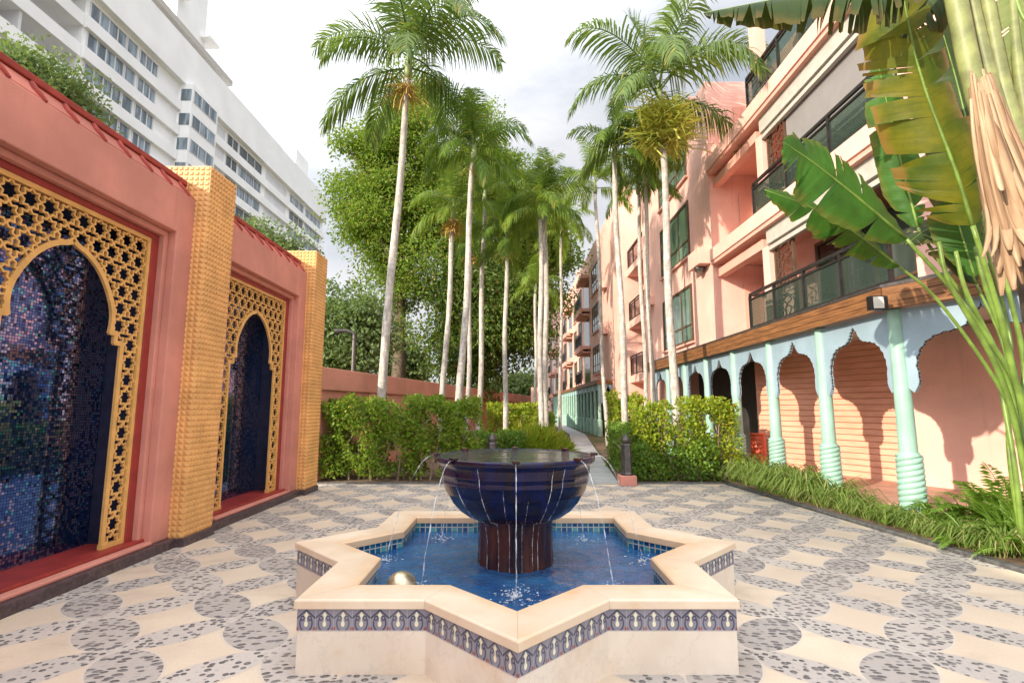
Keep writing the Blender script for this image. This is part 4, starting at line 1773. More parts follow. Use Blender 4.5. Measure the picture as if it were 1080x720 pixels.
def grassy_mound(name, label, cat, c, rx, ry, h, n, mat, L=.42, w=.02):
    t = thing(name, label, cat, (c[0], c[1], 0))
    a = rng.uniform(0, 2 * PI, n); r = np.sqrt(rng.uniform(0, 1, n))
    x, y = c[0] + rx * r * np.cos(a), c[1] + ry * r * np.sin(a)
    z = h * np.sqrt(np.maximum(0, 1 - r ** 2)) * rng.uniform(.3, 1, n)
    P = np.stack([x, y, z], 1)
    D = np.stack([np.cos(a) * r + rng.normal(0, .4, n), np.sin(a) * r + rng.normal(0, .4, n), np.full(n, .75)], 1)
    Ls = L * rng.uniform(.5, 1.3, n)
    v, f = leaf_arrays(P, D, Ls, np.full(n, w * 2.2), .1)
    soup('foliage', v, f, mat, t)
    return t


grassy_mound('bush', 'round feathery yellow-green bush right behind the fountain bowl', 'bush', (.55, 14.2), 1.05, .9, 1.0, 5200, MAT['hedge_yellow'], .34, .016)

# strappy ground cover along the kerb
def straps():
    n = 5600
    f = rng.uniform(0, 1, n) ** 1.05
    y = 12.6 - f * 7.3
    xk = np.interp(y, [5.23, 8.2, 11.1, 12.8], [5.14, 4.88, 4.66, 4.55])
    wd = np.interp(y, [5.2, 7, 8.5, 12], [.6, .35, .42, .75])
    # tufts
    tx = rng.normal(0, .045, n); ty = rng.normal(0, .045, n)
    nt = 190
    tf = rng.uniform(0, 1, (nt, 2))
    idx = rng.integers(0, nt, n)
    y = 12.6 - tf[idx, 0] * 6.9 + ty
    xk = np.interp(y, [5.23, 8.2, 11.1, 12.8], [5.14, 4.88, 4.66, 4.55])
    wd = np.interp(y, [5.2, 7, 8.5, 12], [.5, .42, .55, .85])
    x = xk + .06 + tf[idx, 1] * wd + tx
    az = np.arctan2(ty, tx) + rng.normal(0, .5, n)
    tuft = rng.uniform(.55, 1.45, nt)
    sz = rng.uniform(.6, 1.3, n) * tuft[idx] * np.interp(y, [5.4, 6.4, 7.8, 8.8, 12], [.62, .5, .52, .95, 1.1])
    # each blade: four-point arching strip
    L = .39 * sz
    ca, sa = np.cos(az), np.sin(az)
    side = np.stack([-sa, ca, 0 * ca], 1)
    w = .0095 * np.sqrt(sz)
    vs = []
    for k, (rr, zz, ww) in enumerate(((0, 0, .8), (.22, .52, 1.0), (.60, .70, .9), (1.05, .38, .1))):
        b = np.stack([x + ca * rr * L, y + sa * rr * L, .03 + zz * L * (1.05 - .25 * (k == 3) * rng.uniform(0, 1, n))], 1)
        vs += [b - side * (w * ww)[:, None], b + side * (w * ww)[:, None]]
    v = np.stack(vs, 1).reshape(-1, 3)
    i = np.arange(n)[:, None] * 8
    fc = np.concatenate([i + [0, 1, 3, 2], i + [2, 3, 5, 4], i + [4, 5, 7, 6]], 1).reshape(-1, 4)
    o = soup('ground_cover', v, fc, MAT['strap'])
    tag(o, 'arching pale green strap leaves along the kerb below the columns', 'ground cover', kind='stuff')


straps()


def fern(name, label, x, y, s, nf, seed, group='ferns in the right bed', mat='fern'):
    rr = np.random.default_rng(seed)
    t = thing(name, label, 'fern', (x, y, .03), group)
    mb_v, mb_f, cnt = [], [], 0
    st = MB()
    for k in range(nf):
        az = rr.uniform(0, 2 * PI); e = rr.uniform(.55, 1.35); L = s * rr.uniform(.7, 1.15)
        d = V(math.cos(az) * math.cos(e), math.sin(az) * math.cos(e), math.sin(e))
        p = V(x, y, .03) + V(rr.normal(0, .05), rr.normal(0, .05), 0) * s
        pts = [p.copy()]
        nseg = 16
        for q in range(nseg):
            d = unit(d + V(0, 0, -.055 - .01 * q * .6))
            p = p + d * L / nseg
            pts.append(p.copy())
        st.tube(pts[::3] + [pts[-1]], .004, 4)
        for q in range(2, nseg + 1):
            f = q / nseg
            tg = unit(pts[q] - pts[q - 1])
            sd = unit(np.cross(tg, V(0, 0, 1)))
            for half in (0, .5):
                for sg in (-1, 1):
                    b = pts[q - 1] + (pts[q] - pts[q - 1]) * half
                    l = .17 * s * math.sin(PI * min(1, .12 + f * .88)) ** .7 + .012
                    dd = unit(sd * sg + tg * .35 + V(0, 0, .1 + rr.normal(0, .12)))
                    wv = tg * .011 * s * 1.6
                    tip = b + dd * l - V(0, 0, l * .18)
                    mid = b + dd * l * .5
                    mb_v += [b, mid - wv, tip, mid + wv]
                    mb_f.append((cnt, cnt + 1, cnt + 2, cnt + 3)); cnt += 4
    soup('fronds', np.array(mb_v), np.array(mb_f), MAT[mat], t)
    st.build('stalks', MAT['petiole'], t)


fern('fern', 'tall bright fern at the right edge of the bed below the leaf stalks', 6.05, 6.45, 1.1, 13, 1)
fern('fern', 'low fern beside the foot of the nearest mint column', 5.42, 6.75, .55, 14, 2)
fern('fern', 'spreading fern at the kerb in the bottom right corner', 5.45, 5.45, .62, 15, 3)
fern('fern', 'fern between the nearest column and the tall fern', 5.75, 6.95, .6, 13, 4)
fern('fern', 'bushy fern at the right edge behind the kerb, in front of the tall fern', 5.75, 5.9, .7, 16, 6)
fern('fern', 'fern against the porch step at the right edge', 6.35, 6.6, .75, 14, 7)
fern('fern', 'low fern on the kerb midway between the nearest column and the corner', 5.22, 6.15, .5, 14, 8)
fern('fern', 'small fern on the left side of the nearest column', 5.15, 7.35, .42, 12, 5)


def strap_plant(label, x, y, n, L, seed):
    rr = np.random.default_rng(seed)
    t = MB()
    for k in range(n):
        az = rr.uniform(0, 2 * PI); e = rr.uniform(.5, 1.4); l = L * rr.uniform(.6, 1.2)
        d = V(math.cos(az) * math.cos(e), math.sin(az) * math.cos(e), math.sin(e))
        p = V(x + rr.normal(0, .06), y + rr.normal(0, .06), .03)
        sd = unit(np.cross(d, V(0, 0, 1)))
        vs, fs = [], []
        for q in range(7):
            w = .016 * (1 - (q / 6) ** 2) + .001
            vs += [p - sd * w, p + sd * w]
            d = unit(d + V(0, 0, -.20)); p = p + d * l / 6
        for q in range(6):
            fs.append((2 * q, 2 * q + 1, 2 * q + 3, 2 * q + 2))
        t.add(vs, fs)
    tag(t.build('strap_plant', MAT['shrub'], origin=(x, y, .03)), label, 'plant', 'dark strap-leaved plants')


strap_plant('dark green strap-leaved plant among the ferns at the right edge', 5.75, 6.1, 80, .75, 1)
strap_plant('dark green strap-leaved plant in front of the porch step right of the nearest column', 6.05, 6.95, 60, .6, 2)
strap_plant('dark green strap-leaved plant behind the spreading kerb fern', 6.2, 5.9, 80, .7, 4)
strap_plant('dark green strap-leaved plant in the far right corner by the kerb', 5.75, 5.35, 70, .6, 3)


# ---- palms
def frond_mesh(name, L, e0, droop, seed, mat, leaf=.62, n=46, vshape=.25, width=.040, hang=.35):
    """pinnate frond in local space heading +x from the origin"""
    rr = np.random.default_rng(seed)
    d = V(math.cos(e0), 0, math.sin(e0))
    p = V(0, 0, 0)
    pts = [p.copy()]
    N = 24
    for k in range(N):
        d = unit(d + V(0, 0, -droop * (.4 + 1.3 * k / N)))
        p = p + d * L / N
        pts.append(p.copy())
    pts = np.array(pts)
    vs, fs = [], []
    # rachis: three-sided tapering stem
    for k in range(N + 1):
        r = .022 * (1 - k / N) + .004
        vs += [pts[k] + V(0, r, 0), pts[k] + V(0, -r, 0), pts[k] + V(0, 0, -r * 1.3), pts[k] + V(0, 0, -r * 1.3)]
    for k in range(N):
        a, b = k * 4, k * 4 + 4
        fs += [(a, a + 1, b + 1, b), (a + 1, a + 2, b + 2, b + 1), (a + 2, a, b, b + 2)]
    twist = rr.uniform(-.35, .35)
    for i in range(n):
        f = .14 + .86 * (i + rr.uniform(-.3, .3)) / n
        f = min(f, .995)
        k = f * N; k0 = int(k); fr = k - k0
        q = pts[k0] * (1 - fr) + pts[min(k0 + 1, N)] * fr
        tg = unit(pts[min(k0 + 1, N)] - pts[k0])
        up = unit(np.cross(np.cross(tg, V(0, 0, 1)), tg)) if abs(tg[2]) < .99 else V(1, 0, 0)
        l = leaf * (math.sin(PI * (.18 + .74 * f)) ** .8) * rr.uniform(.85, 1.12)
        for sg in (-1, 1):
            sd = V(0, sg, 0)
            dd = unit(sd * math.cos(twist * sg) + up * (vshape + rr.normal(0, .24)) + tg * (.42 + .5 * f))
            p0 = q
            w = width * rr.uniform(.8, 1.15)
            base = len(vs)
            for s in range(4):
                ww = (w * .5, w, w * .75, .002)[s] * .5
                wn = unit(np.cross(dd, up + V(0, 0, .3)))
                wv = unit(tg - dd * np.dot(tg, dd)) * ww
                vs += [p0 - wv, p0 + wv]
                dd = unit(dd + V(0, 0, -hang * (.6 + .5 * s)))
                p0 = p0 + dd * l / 3
            for s in range(3):
                fs.append((base + 2 * s, base + 2 * s + 1, base + 2 * s + 3, base + 2 * s + 2))
    me = bpy.data.meshes.new(name)
    me.from_pydata([tuple(v) for v in vs], [], fs)
    me.materials.append(mat)
    me.update()
    return me


def frond_set(mat, scale, seed, leaf=.62):
    return [frond_mesh('frond', L * scale, e, dr, seed + i, MAT[mat], leaf * scale * .52, 54, vs, .040, hg) for i, (L, e, dr, vs, hg) in enumerate(  # length, rise, droop, vee, leaflet hang
       
        ((2.5, 1.25, .062, .3, .34), (2.6, .95, .086, .25, .46), (2.6, .62, .100, .2, .55), (2.4, .22, .090, .1, .62), (2.2, -.25, .08, 0, .7), (2.0, 1.45, .03, .35, .2)))]


SETS = {'blue': frond_set('frond_blue', 1.0, 10, 1.55), 'green': frond_set('frond', 1.0, 30, 1.5), 'light': frond_set('frond_light', 1.0, 50, 1.5)}


def palm(label, base_u, Y, top_u, top_v, size, kind, nf, r0=.12, r1=.085, seed=0, lean_y=0, fruit=None, bend=.15, fruit_n=260, az_bias=None, extra_old=2):
    rr = random.Random(seed * 17 + 5)
    b = at(base_u, 430, Y); b[2] = 0
    tp = at(top_u, top_v, Y + lean_y)
    t = thing('palm_tree', label, 'palm tree', tuple(b), 'slender palms behind the plaza')
    tr = MB()
    pts, rad = [], []
    N = 14
    for k in range(N + 1):
        f = k / N
        # the stem starts with more lean than it ends with
        g = f + bend * math.sin(PI * f) * (1 - f)
        pts.append((b[0] + (tp[0] - b[0]) * g + .03 * math.sin(f * 9 + seed), b[1] + (tp[1] - b[1]) * f, tp[2] * f))
        rad.append((r0 * 1.35 if k == 0 else r0 * (1 - f) + r1 * f))
    tr.tube(pts, [q * .80 * (1 + .05 * math.sin(i * 2.7 + seed)) for i, q in enumerate(rad)], 14)
    tr.build('trunk', MAT['trunk'], t, smooth=True)
    cs = MB()
    cl = .75 * size
    dx = (pts[-1][0] - pts[-2][0]) / max(.01, (pts[-1][2] - pts[-2][2]))
    ctop = V(tp[0] + dx * cl, tp[1], tp[2] + cl)
    cs.tube([tuple(tp), tuple(tp + (ctop - tp) * .25), tuple(tp + (ctop - tp) * .7), tuple(ctop)], [r1 * .8, r1 * 1.1, r1 * .85, r1 * .4], 12)
    cs.build('crownshaft', MAT['crownshaft'], t, smooth=True)
    me = SETS[kind]
    seq = [5] + [0, 0, 1, 1, 1, 2, 2, 2, 3, 3, 3, 4][:max(0, 12)]
    for k in range(nf):
        i = seq[int(k * len(seq) / nf)]
        o = bpy.data.objects.new('frond', me[i])
        COL.objects.link(o)
        o.parent = t
        base = ctop + (tp - ctop) * (.1 + .75 * k / nf) * (.5 if i < 3 else .8)
        o.location = tuple(base - b)
        az = k * 2.399 + rr.uniform(-.35, .35) + seed
        o.rotation_euler = (rr.uniform(-.25, .25), rr.uniform(-.14, .14), az)
        s = size * rr.uniform(.85, 1.12)
        o.scale = (s, s, s)
    for k in range(extra_old if fruit else 0):
        n = fruit_n
        fr = MB()
    if fruit:
        # branched hanging infructescence below the crownshaft
        n = fruit_n
        cen = np.array(tp) + V(0, -.05, -.25 * size)
        vs_, fs_, c_ = [], [], 0
        for k in range(n):
            az = rng.uniform(0, 2 * PI); 
            d = V(math.cos(az), math.sin(az), rng.uniform(-.5, .7))
            p = cen + V(rng.normal(0, .12), rng.normal(0, .12), rng.uniform(-.25, .2)) * (2.2 if fruit_n > 400 else .6)
            l = size * rng.uniform(.35, 1.0)
            sd = unit(np.cross(d, V(0, 0, 1))) * (.022 if fruit_n > 400 else .012)
            for s in range(4):
                vs_ += [p - sd, p + sd]
                d = unit(d + V(rng.normal(0, .3), rng.normal(0, .3), -.16 if fruit_n > 400 else -.30)); p = p + d * l / 4
            for s in range(3):
                fs_.append((c_ + 2 * s, c_ + 2 * s + 1, c_ + 2 * s + 3, c_ + 2 * s + 2))
            c_ += 8
        soup('fruit_cluster', np.array(vs_), np.array(fs_), MAT[fruit], t)
    return t


palm('tall leaning palm with a wide cool-green crown, leftmost of the palms', 395, 13.0, 430, 84, 1.22, 'blue', 15, .15, .10, 1, fruit='fruit_old', fruit_n=120)
palm('thin palm with old orange flower stalks between the leaning palm and the central pair', 463, 15.5, 478, 232, 0.72, 'light', 12, .12, .085, 2, fruit='fruit_old', fruit_n=220)
palm('central palm with a broad dark crown, tallest stem of the middle cluster', 480, 14.2, 499, 172, 0.84, 'green', 15, .14, .09, 3, fruit='fruit_old', fruit_n=24)
palm('slim short palm with reddish stem inside the middle cluster', 492, 17.5, 497, 268, 0.62, 'green', 10, .11, .08, 4, fruit='fruit_old', fruit_n=90)
palm('slim palm with a grey stem on the right side of the middle cluster', 504, 17.2, 511, 215, 0.74, 'light', 12, .12, .085, 5)
palm('short palm with a pale yellow stem and dark drooping crown right of the middle cluster', 532, 16.5, 534, 262, 0.66, 'green', 12, .11, .08, 6, fruit='fruit', fruit_n=60)
palm('left stem of the twin palms above the round bush', 570, 15.2, 570, 232, 0.7, 'light', 12, .11, .085, 7)
palm('right stem of the twin palms above the round bush', 575.5, 15.6, 575, 226, 0.66, 'green', 10, .11, .085, 8)
palm('small distant palm with a brown hanging frond left of the twin palms', 564, 22, 565, 310, 0.6, 'light', 10, .10, .08, 9)
palm('straight pale palm rising beside the bollard lamp right of the path', 661, 13.6, 648, 172, 0.62, 'green', 13, .115, .085, 10)
palm('thin left stem of the close pair in front of the pink wing', 682, 15.5, 673, 205, 0.58, 'light', 9, .09, .07, 11)
palm('thin right stem of the close pair in front of the pink wing', 689, 14.6, 680, 198, 0.6, 'green', 9, .09, .07, 12)
palm('big fruiting palm with yellow-green seed clusters in front of the pink building', 713, 13.0, 697, 122, 1.28, 'blue', 15, .14, .10, 13, fruit='fruit', fruit_n=900)
palm('pale crowned palm behind the beside-bollard palm, mostly hidden', 640, 21, 628, 205, 0.85, 'light', 12, .11, .085, 14)
palm('distant palm with light crown filling the gap above the path', 590, 26, 592, 250, 0.9, 'light', 12, .11, .085, 15)


# ---- broadleaf trees
def tree(name, label, u, Y, v_top, v_low, width_px, n_clump, per, mat, leaf, seed, depth=1.0, trunk_r=.3, weep=.35, group=None, clump_r=.9, hollow=.35, base=None):
    rr = np.random.default_rng(seed)
    top = at(u, v_top, Y); low = at(u, v_low, Y)
    b = V(top[0], Y, 0)
    t = thing(name, label, 'tree', tuple(b), group)
    W = width_px / 540 * Y * 1.0 / 2
    zc = (top[2] + low[2]) / 2; H = (top[2] - low[2]) / 2
    C = V(b[0], Y, zc)
    cl = []
    while len(cl) < n_clump:
        q = rr.normal(size=3); q /= np.linalg.norm(q)
        r = rr.uniform(hollow, 1) ** .6
        lump = 1 + .22 * math.sin(q[0] * 5 + seed) + .18 * math.sin(q[2] * 6 + q[1] * 4 + seed * 2)
        p = C + q * V(W, W * depth, H) * r * lump * .88
        cl.append(p)
    cl = np.array(cl)
    tr = MB()
    fork = V(b[0], Y, max(1.5, low[2] + H * .25))
    tr.tube([tuple(b), tuple(b + V(.1, 0, fork[2] * .5)), tuple(fork)], [trunk_r * 1.4, trunk_r, trunk_r * .8], 10)
    for k in range(0, n_clump, max(1, n_clump // 26)):
        e = cl[k]
        m = fork + (e - fork) * .5 + V(rr.normal(0, .4), rr.normal(0, .4), .12 * np.linalg.norm(e - fork))
        tr.tube([tuple(fork), tuple(m), tuple(e)], [trunk_r * .5, trunk_r * .24, .03], 6)
    tr.build('trunk', MAT['bark'], t, smooth=True)
    n = n_clump * per
    idx = np.repeat(np.arange(n_clump), per)
    sc = rr.uniform(.6, 1.3, n_clump)[idx]
    g = np.clip(rr.normal(size=(n, 3)), -1.7, 1.7) * V(clump_r, clump_r, clump_r * .62) * .6 * sc[:, None]
    g[:, 2] -= weep * (np.abs(g[:, 0]) + np.abs(g[:, 1])) * .6
    P = cl[idx] + g
    D = rr.normal(size=(n, 3)) * .6 + unit(g + 1e-3) * .6
    D[:, 2] -= weep
    L = leaf * rr.uniform(.6, 1.4, n)
    v, f = leaf_arrays(P, D, L, L * .55)
    soup('crown', v, f, MAT[mat], t)
    return t


tree('broadleaf_tree', 'big bright green airy tree filling the sky behind the leaning palm', 428, 27, 80, 330, 158, 170, 480, 'tree_leaf', .165, 1, .7, .35, .35, clump_r=1.05)
tree('broadleaf_tree', 'bright green tree behind the central palms, right of the airy tree', 510, 31, 120, 330, 150, 100, 560, 'tree_leaf', .18, 2, .7, .35, .3, clump_r=1.1)
tree('broadleaf_tree', 'dark dense tree low behind the central palm stems', 508, 27, 240, 425, 130, 120, 460, 'tree_dark', .18, 3, .8, .35, .5, clump_r=1.1, hollow=.2)
tree('broadleaf_tree', 'grey-green bushy tree between the far gold pillar and the leaning palm', 362, 21, 300, 405, 95, 70, 190, 'tree_grey', .20, 4, .8, .22, .2, clump_r=.75, hollow=.2)
tree('broadleaf_tree', 'small blue-green tree behind the boundary wall left of the dark tree', 425, 33, 355, 412, 55, 40, 170, 'tree_grey', .26, 5, .8, .2, .2, clump_r=.9, hollow=.2)
tree('broadleaf_tree', 'pale distant tree above the wall end at the far side of the path', 548, 70, 392, 425, 60, 40, 130, 'tree_grey', .55, 6, .8, .3, .2, clump_r=1.7, hollow=.2)
tree('broadleaf_tree', 'bright tree behind the twin palms in front of the far wings', 566, 36, 190, 330, 90, 70, 320, 'tree_leaf', .24, 7, .8, .3, .35, clump_r=1.4)
tree('broadleaf_tree', 'feathery tree peeking over the near niche wall at the upper left', 30, 8.6, 50, 150, 150, 70, 420, 'tree_grey', .075, 8, .5, .1, .2, clump_r=.42, hollow=.1)
tree('broadleaf_tree', 'low feathery tree peeking over the far niche wall before the hotel', 280, 15.5, 236, 300, 95, 46, 330, 'tree_grey', .11, 9, .7, .1, .2, clump_r=.6, hollow=.1)
tree('broadleaf_tree', 'dark green tree low at the left behind the boundary wall beside the far pillar', 345, 30, 330, 410, 50, 40, 170, 'tree_dark', .28, 10, .8, .25, .3, clump_r=1.1, hollow=.1)


# ---- large-leaved plants at the right edge
def blade(parent, ctrl, width, mat, up=(0, -.4, 1), tears=14, seed=0, droop=.5, lr=(1, 1), rib=.018, n=48, hang=.0, ribmat='petiole', jitter=.35, p_base=.35, p_tip=.55):
    """big torn leaf along a smooth midrib through ctrl"""
    rr = np.random.default_rng(seed)
    ctrl = [np.array(c, float) for c in ctrl]
    # Catmull-Rom through the control points
    P = [2 * ctrl[0] - ctrl[1]] + ctrl + [2 * ctrl[-1] - ctrl[-2]]
    pts = []
    for i in range(1, len(P) - 2):
        for k in range(n // (len(ctrl) - 1)):
            s = k / (n // (len(ctrl) - 1))
            a, b_, c_, d_ = P[i - 1], P[i], P[i + 1], P[i + 2]
            pts.append(.5 * (2 * b_ + (c_ - a) * s + (2 * a - 5 * b_ + 4 * c_ - d_) * s * s + (3 * b_ - a - 3 * c_ + d_) * s ** 3))
    pts.append(ctrl[-1])
    pts = np.array(pts)
    N = len(pts)
    up = unit(np.array(up, float))
    vs, fs, uv = [], [], []
    for sg in (-1, 1):
        cuts = sorted(rr.choice(np.arange(2, N - 2), size=tears, replace=False))
        segs = [0] + list(cuts) + [N - 1]
        for a, b in zip(segs, segs[1:]):
            if b <= a: continue
            extra = abs(rr.normal(0, jitter)) * droop
            short = rr.uniform(.82, 1.0)
            sk = rr.normal(0, .18)
            base = len(vs)
            cols = 5
            for k in range(a, b + 1):
                f = k / (N - 1)
                tg = unit(pts[min(k + 1, N - 1)] - pts[max(k - 1, 0)])
                sd = unit(np.cross(tg, up)) * sg
                nn = np.cross(sd, tg) * sg
                prof = min(1, (f + .02) / p_base) ** .55 * min(1, (1 - f + .004) / p_tip) ** .6
                w = width * prof * (lr[0] if sg < 0 else lr[1]) * short
                # gap at the torn end
                e = ((k - a) / (b - a) - .5) * 2 if b > a else 0
                for c in range(cols):
                    g = c / (cols - 1)
                    ang = droop * .9 * g + extra * g
                    q = pts[k] + sd * w * g * math.cos(ang * .8) - nn * w * g * math.sin(ang) * (1) + tg * w * g * (.38 + sk * g) - V(0, 0, hang * w * g * g) - tg * e * .02 * g * g
                    q = q + nn * .010 * math.sin(k * 1.9 + c) * g
                    vs.append(q); uv.append((sg * g, f))
            for k in range(b - a):
                for c in range(cols - 1):
                    i0 = base + k * cols + c
                    fs.append((i0, i0 + 1, i0 + cols + 1, i0 + cols))
    me = bpy.data.meshes.new('leaf_blade')
    off = np.array(WL[parent.name])
    me.from_pydata([tuple(v - off) for v in vs], [], fs)
    me.materials.append(MAT[mat])
    l = me.uv_layers.new(name='UVMap')
    luv = []
    for f in fs:
        for i in f: luv.append(uv[i])
    l.data.foreach_set('uv', np.array(luv).ravel())
    o = finish('leaf', me, parent, True)
    r = MB()
    r.tube([tuple(p) for p in pts[::3]], [rib * (1 - .8 * k / (N / 3)) for k in range(len(pts[::3]))], 6)
    ro = r.build('midrib', MAT[ribmat], o, smooth=True)
    return o


def stalk(parent, ctrl, r0, r1, mat='petiole', n=24):
    if mat == 'petiole': r0, r1 = r0 * .8, r1 * .85
    ctrl = [np.array(c, float) for c in ctrl]
    P = [2 * ctrl[0] - ctrl[1]] + ctrl + [2 * ctrl[-1] - ctrl[-2]]
    pts = []
    m = max(2, n // (len(ctrl) - 1))
    for i in range(1, len(P) - 2):
        for k in range(m):
            s = k / m
            a, b_, c_, d_ = P[i - 1], P[i], P[i + 1], P[i + 2]
            pts.append(.5 * (2 * b_ + (c_ - a) * s + (2 * a - 5 * b_ + 4 * c_ - d_) * s * s + (3 * b_ - a - 3 * c_ + d_) * s ** 3))
    pts.append(ctrl[-1])
    rad = [r0 + (r1 - r0) * k / (len(pts) - 1) for k in range(len(pts))]
    s = MB(); s.tube([tuple(p) for p in pts], rad, 10)
    return s.build('stalk', MAT[mat], parent, smooth=True)


def travellers():
    root = at(1092, 520, 5.35)
    t = thing('traveller_palm', 'fan of long green leaf stalks with broad torn leaves at the right edge', 'plant', (root[0], root[1], 0))
    B = V(root[0], root[1], .0)
    J = at(1086, 470, 5.35)
    # stalks: J -> leaf base
    l1 = [at(956, 252, 5.3), at(900, 205, 5.05), at(858, 172, 4.9), at(826, 150, 4.75)]
    stalk(t, [B, J, at(1074, 409, 5.35), at(1014, 318, 5.35), l1[0]], .045, .022)
    blade(t, l1, .46, 'banana_green', (-.1, -.95, .25), 7, 1, .22, (1.0, .9), .018, jitter=.3, p_base=.3, p_tip=.45)
    l2 = [at(948, 281, 5.6), at(900, 245, 5.55), at(858, 220, 5.5), at(806, 200, 5.45)]
    stalk(t, [B + V(.05, .1, 0), J + V(.05, .1, -.1), at(1079, 455, 5.55), at(1039, 384, 5.6), at(985, 312, 5.6), l2[0]], .035, .016)
    blade(t, l2, .30, 'banana_green', (-.1, -.9, .4), 9, 2, .3, (1.0, .9), .015, jitter=.5, p_base=.3, p_tip=.45)
    # upright old leaf
    l3 = [at(1026, 238, 5.0), at(1008, 180, 4.95), at(976, 95, 4.9), at(958, 25, 4.8), at(948, -40, 4.7)]
    stalk(t, [B + V(-.02, -.05, 0), J + V(-.03, -.05, 0), at(1068, 390, 5.2), at(1052, 324, 5.1), l3[0]], .045, .026)
    blade(t, l3, .50, 'banana_old', (-.35, -.9, .2), 15, 3, .4, (1.0, .85), .022, jitter=.7, p_base=.14, p_tip=.3)
    # dark leaves behind
    l4 = [at(968, 240, 5.9), at(955, 190, 5.9), at(938, 120, 5.85), at(926, 66, 5.8)]
    stalk(t, [B + V(.1, .3, 0), J + V(.1, .3, 0), at(1040, 350, 5.9), at(1000, 290, 5.9), l4[0]], .035, .018)
    blade(t, l4, .27, 'banana_green', (-.4, -.8, .1), 8, 4, .3, (1, .8), .015, p_base=.25, p_tip=.3)
    l5 = [at(1040, 260, 6.0), at(1028, 170, 6.0), at(1010, 90, 6.0), at(990, 20, 5.9)]
    stalk(t, [B + V(.15, .35, 0), J + V(.12, .35, 0), at(1066, 360, 6.0), l5[0]], .035, .02)
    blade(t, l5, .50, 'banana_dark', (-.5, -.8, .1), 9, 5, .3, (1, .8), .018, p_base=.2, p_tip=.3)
    # short leaf low in the fan, hanging behind the stalks
    l6 = [at(1030, 300, 5.75), at(1010, 262, 5.8), at(985, 240, 5.85), at(955, 258, 5.9)]
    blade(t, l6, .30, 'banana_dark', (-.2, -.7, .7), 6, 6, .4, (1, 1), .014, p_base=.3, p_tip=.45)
    stalk(t, [J + V(.1, .2, -.1), at(1060, 370, 5.7), l6[0]], .03, .016)
    l7 = [at(1028, 292, 5.5), at(1012, 240, 5.5), at(1002, 200, 5.5)]
    blade(t, l7, .30, 'banana_green', (-.4, -.85, .1), 5, 7, .3, (1, 1), .014, p_base=.3, p_tip=.45)
    for k, (uu, vv) in enumerate(((1002, 300), (1020, 310), (1040, 305), (1062, 300))):
        stalk(t, [B + V(.03 * k, .08, 0), J + V(.03 * k - .05, .05 + .03 * k, 0), at((1082 + uu) / 2 + 8, (470 + vv) / 2, 5.35 + .05 * k), at(uu, vv, 5.3 + .05 * k), at(uu - 12, vv - 45, 5.3 + .05 * k)], .042, .022)


travellers()


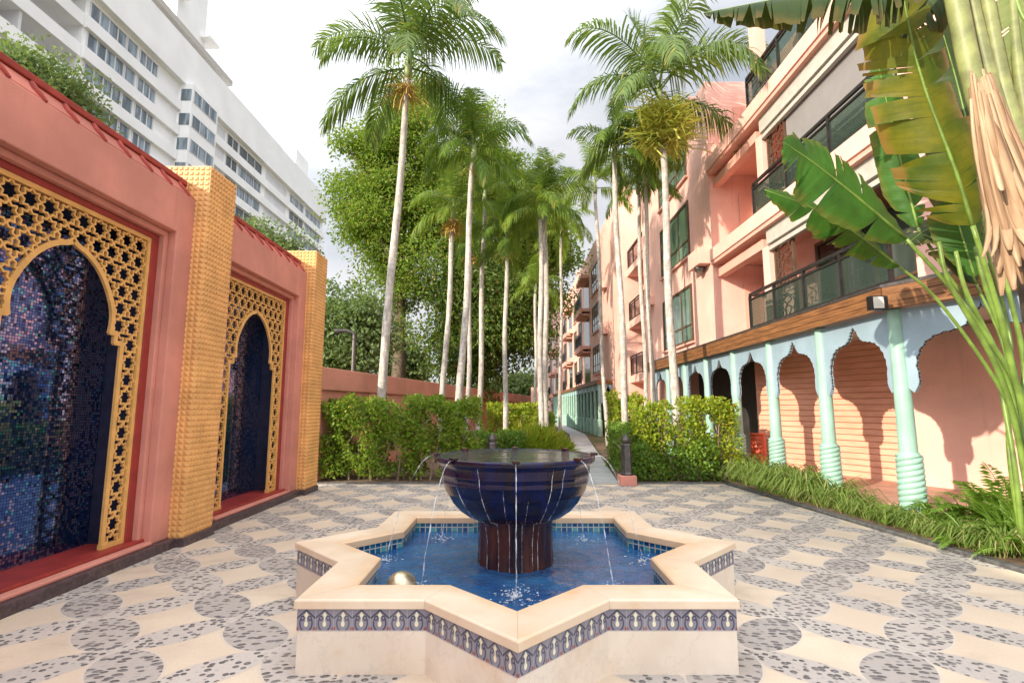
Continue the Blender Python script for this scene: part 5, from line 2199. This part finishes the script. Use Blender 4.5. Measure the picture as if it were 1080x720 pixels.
def tall_banana():
    b = at(1120, 520, 4.7)
    t = thing('banana_plant', 'taller broad-leaved plant with pale stalks and a dry brown sheath at the upper right', 'plant', (b[0], b[1], 0))
    B = V(b[0], b[1], 0)
    T = at(1092, 290, 4.5)
    tr = MB()
    tr.tube([tuple(B), tuple(B + (T - B) * .5 + V(.05, 0, 0)), tuple(T), tuple(at(1078, 225, 4.45))], [.16, .15, .13, .12], 12)
    tr.build('trunk', MAT['bark'], t, smooth=True)
    for k, (a, c, d) in enumerate(((( 1072, 215), (1030, 100), (1004, -20)), ((1080, 200), (1045, 85), (1020, -25)), ((1088, 200), (1058, 90), (1036, -25)), ((1094, 190), (1075, 80), (1066, -20)))):
        stalk(t, [at(1086, 270, 4.45), at(*a, 4.42 + .06 * k), at(*c, 4.40 + .08 * k), at(*d, 4.35 + .1 * k)], .085, (.085, .045, .055, .03)[k], 'pale_petiole')
    # dry fibrous sheath wrapped round the stalk bases
    rr = np.random.default_rng(4)
    vs, fs, uv = [], [], []
    for lay in range(2):
        nr = 24 if lay == 0 else 16
        for j in range(nr):
            g = (j + rr.uniform(-.3, .3)) / nr
            a = -2.9 + 2.9 * g
            f0, f1 = rr.uniform(0, .16), min(1.12, rr.uniform(.62, 1.12) if lay else rr.uniform(.88, 1.1))
            wob, ph = rr.uniform(.02, .05), rr.uniform(0, 6)
            peel = rr.uniform(.02, .16) * (1.5 if g < .25 else .5)
            wd = rr.uniform(.7, 1.3)
            base = len(vs)
            rows = 15
            for i in range(rows):
                h = i / (rows - 1)
                f = f0 + (f1 - f0) * h
                c = (1 - f) ** 2 * at(1030, 76, 4.32) + 2 * f * (1 - f) * at(1050, 190, 4.26) + f ** 2 * at(1092, 300, 4.3)
                w = (.08 + .25 * max(f, 0) ** .9) * (1 + lay * .08)
                out = max(0, h - .72) / .28
                w2 = w * (1 + wob * math.sin(h * 9 + ph)) + peel * out ** 1.6
                cd = V(math.cos(a), math.sin(a) * .8, 0)
                q = c + cd * w2 + V(0, 0, peel * .5 * out ** 2)
                tn = V(-math.sin(a), math.cos(a) * .8, 0)
                hw = (.014 + .036 * f) * wd * (1 - .75 * out ** 2)
                for e in (-1, 0, 1):
                    vs.append(q + tn * hw * e + cd * (.008 if e == 0 else 0)); uv.append((g + e * .015 + lay * .37, f))
            for i in range(rows - 1):
                for e in (0, 1):
                    k = base + i * 3 + e
                    fs.append((k, k + 1, k + 4, k + 3))
    me = bpy.data.meshes.new('dry_sheath')
    off = np.array(WL[t.name])
    me.from_pydata([tuple(v - off) for v in vs], [], fs)
    me.materials.append(MAT['dry'])
    l = me.uv_layers.new(name='UVMap')
    l.data.foreach_set('uv', np.array([uv[i] for f in fs for i in f]).ravel())
    o = finish('dry_sheath', me, t, True)
    md = o.modifiers.new('thick', 'SOLIDIFY'); md.thickness = .004
    # overhead dark leaf hanging across the top
    l1 = [at(1005, -60, 4.4), at(940, -18, 4.5), at(850, -6, 4.7), at(742, 14, 4.9)]
    blade(t, l1, .24, 'banana_dark', (0, -.25, 1), 26, 11, .95, (1, 1), .02, hang=.75, jitter=.4, p_base=.25, p_tip=.4, n=60)
    l2 = [at(1066, -20, 4.65), at(1080, 20, 4.6), at(1110, 50, 4.55), at(1160, 60, 4.5)]
    blade(t, l2, .42, 'banana_pale', (-.4, -.9, .2), 5, 12, .25, (.7, 1), .02, p_base=.2, p_tip=.5)
    l3 = [at(1020, -60, 4.55), at(1000, -30, 4.7), at(975, 0, 4.8), at(950, 40, 4.85)]
    blade(t, l3, .30, 'banana_dark', (-.2, -.6, .8), 10, 13, .7, (1, 1), .02, hang=.3, p_base=.3, p_tip=.4)


tall_banana()
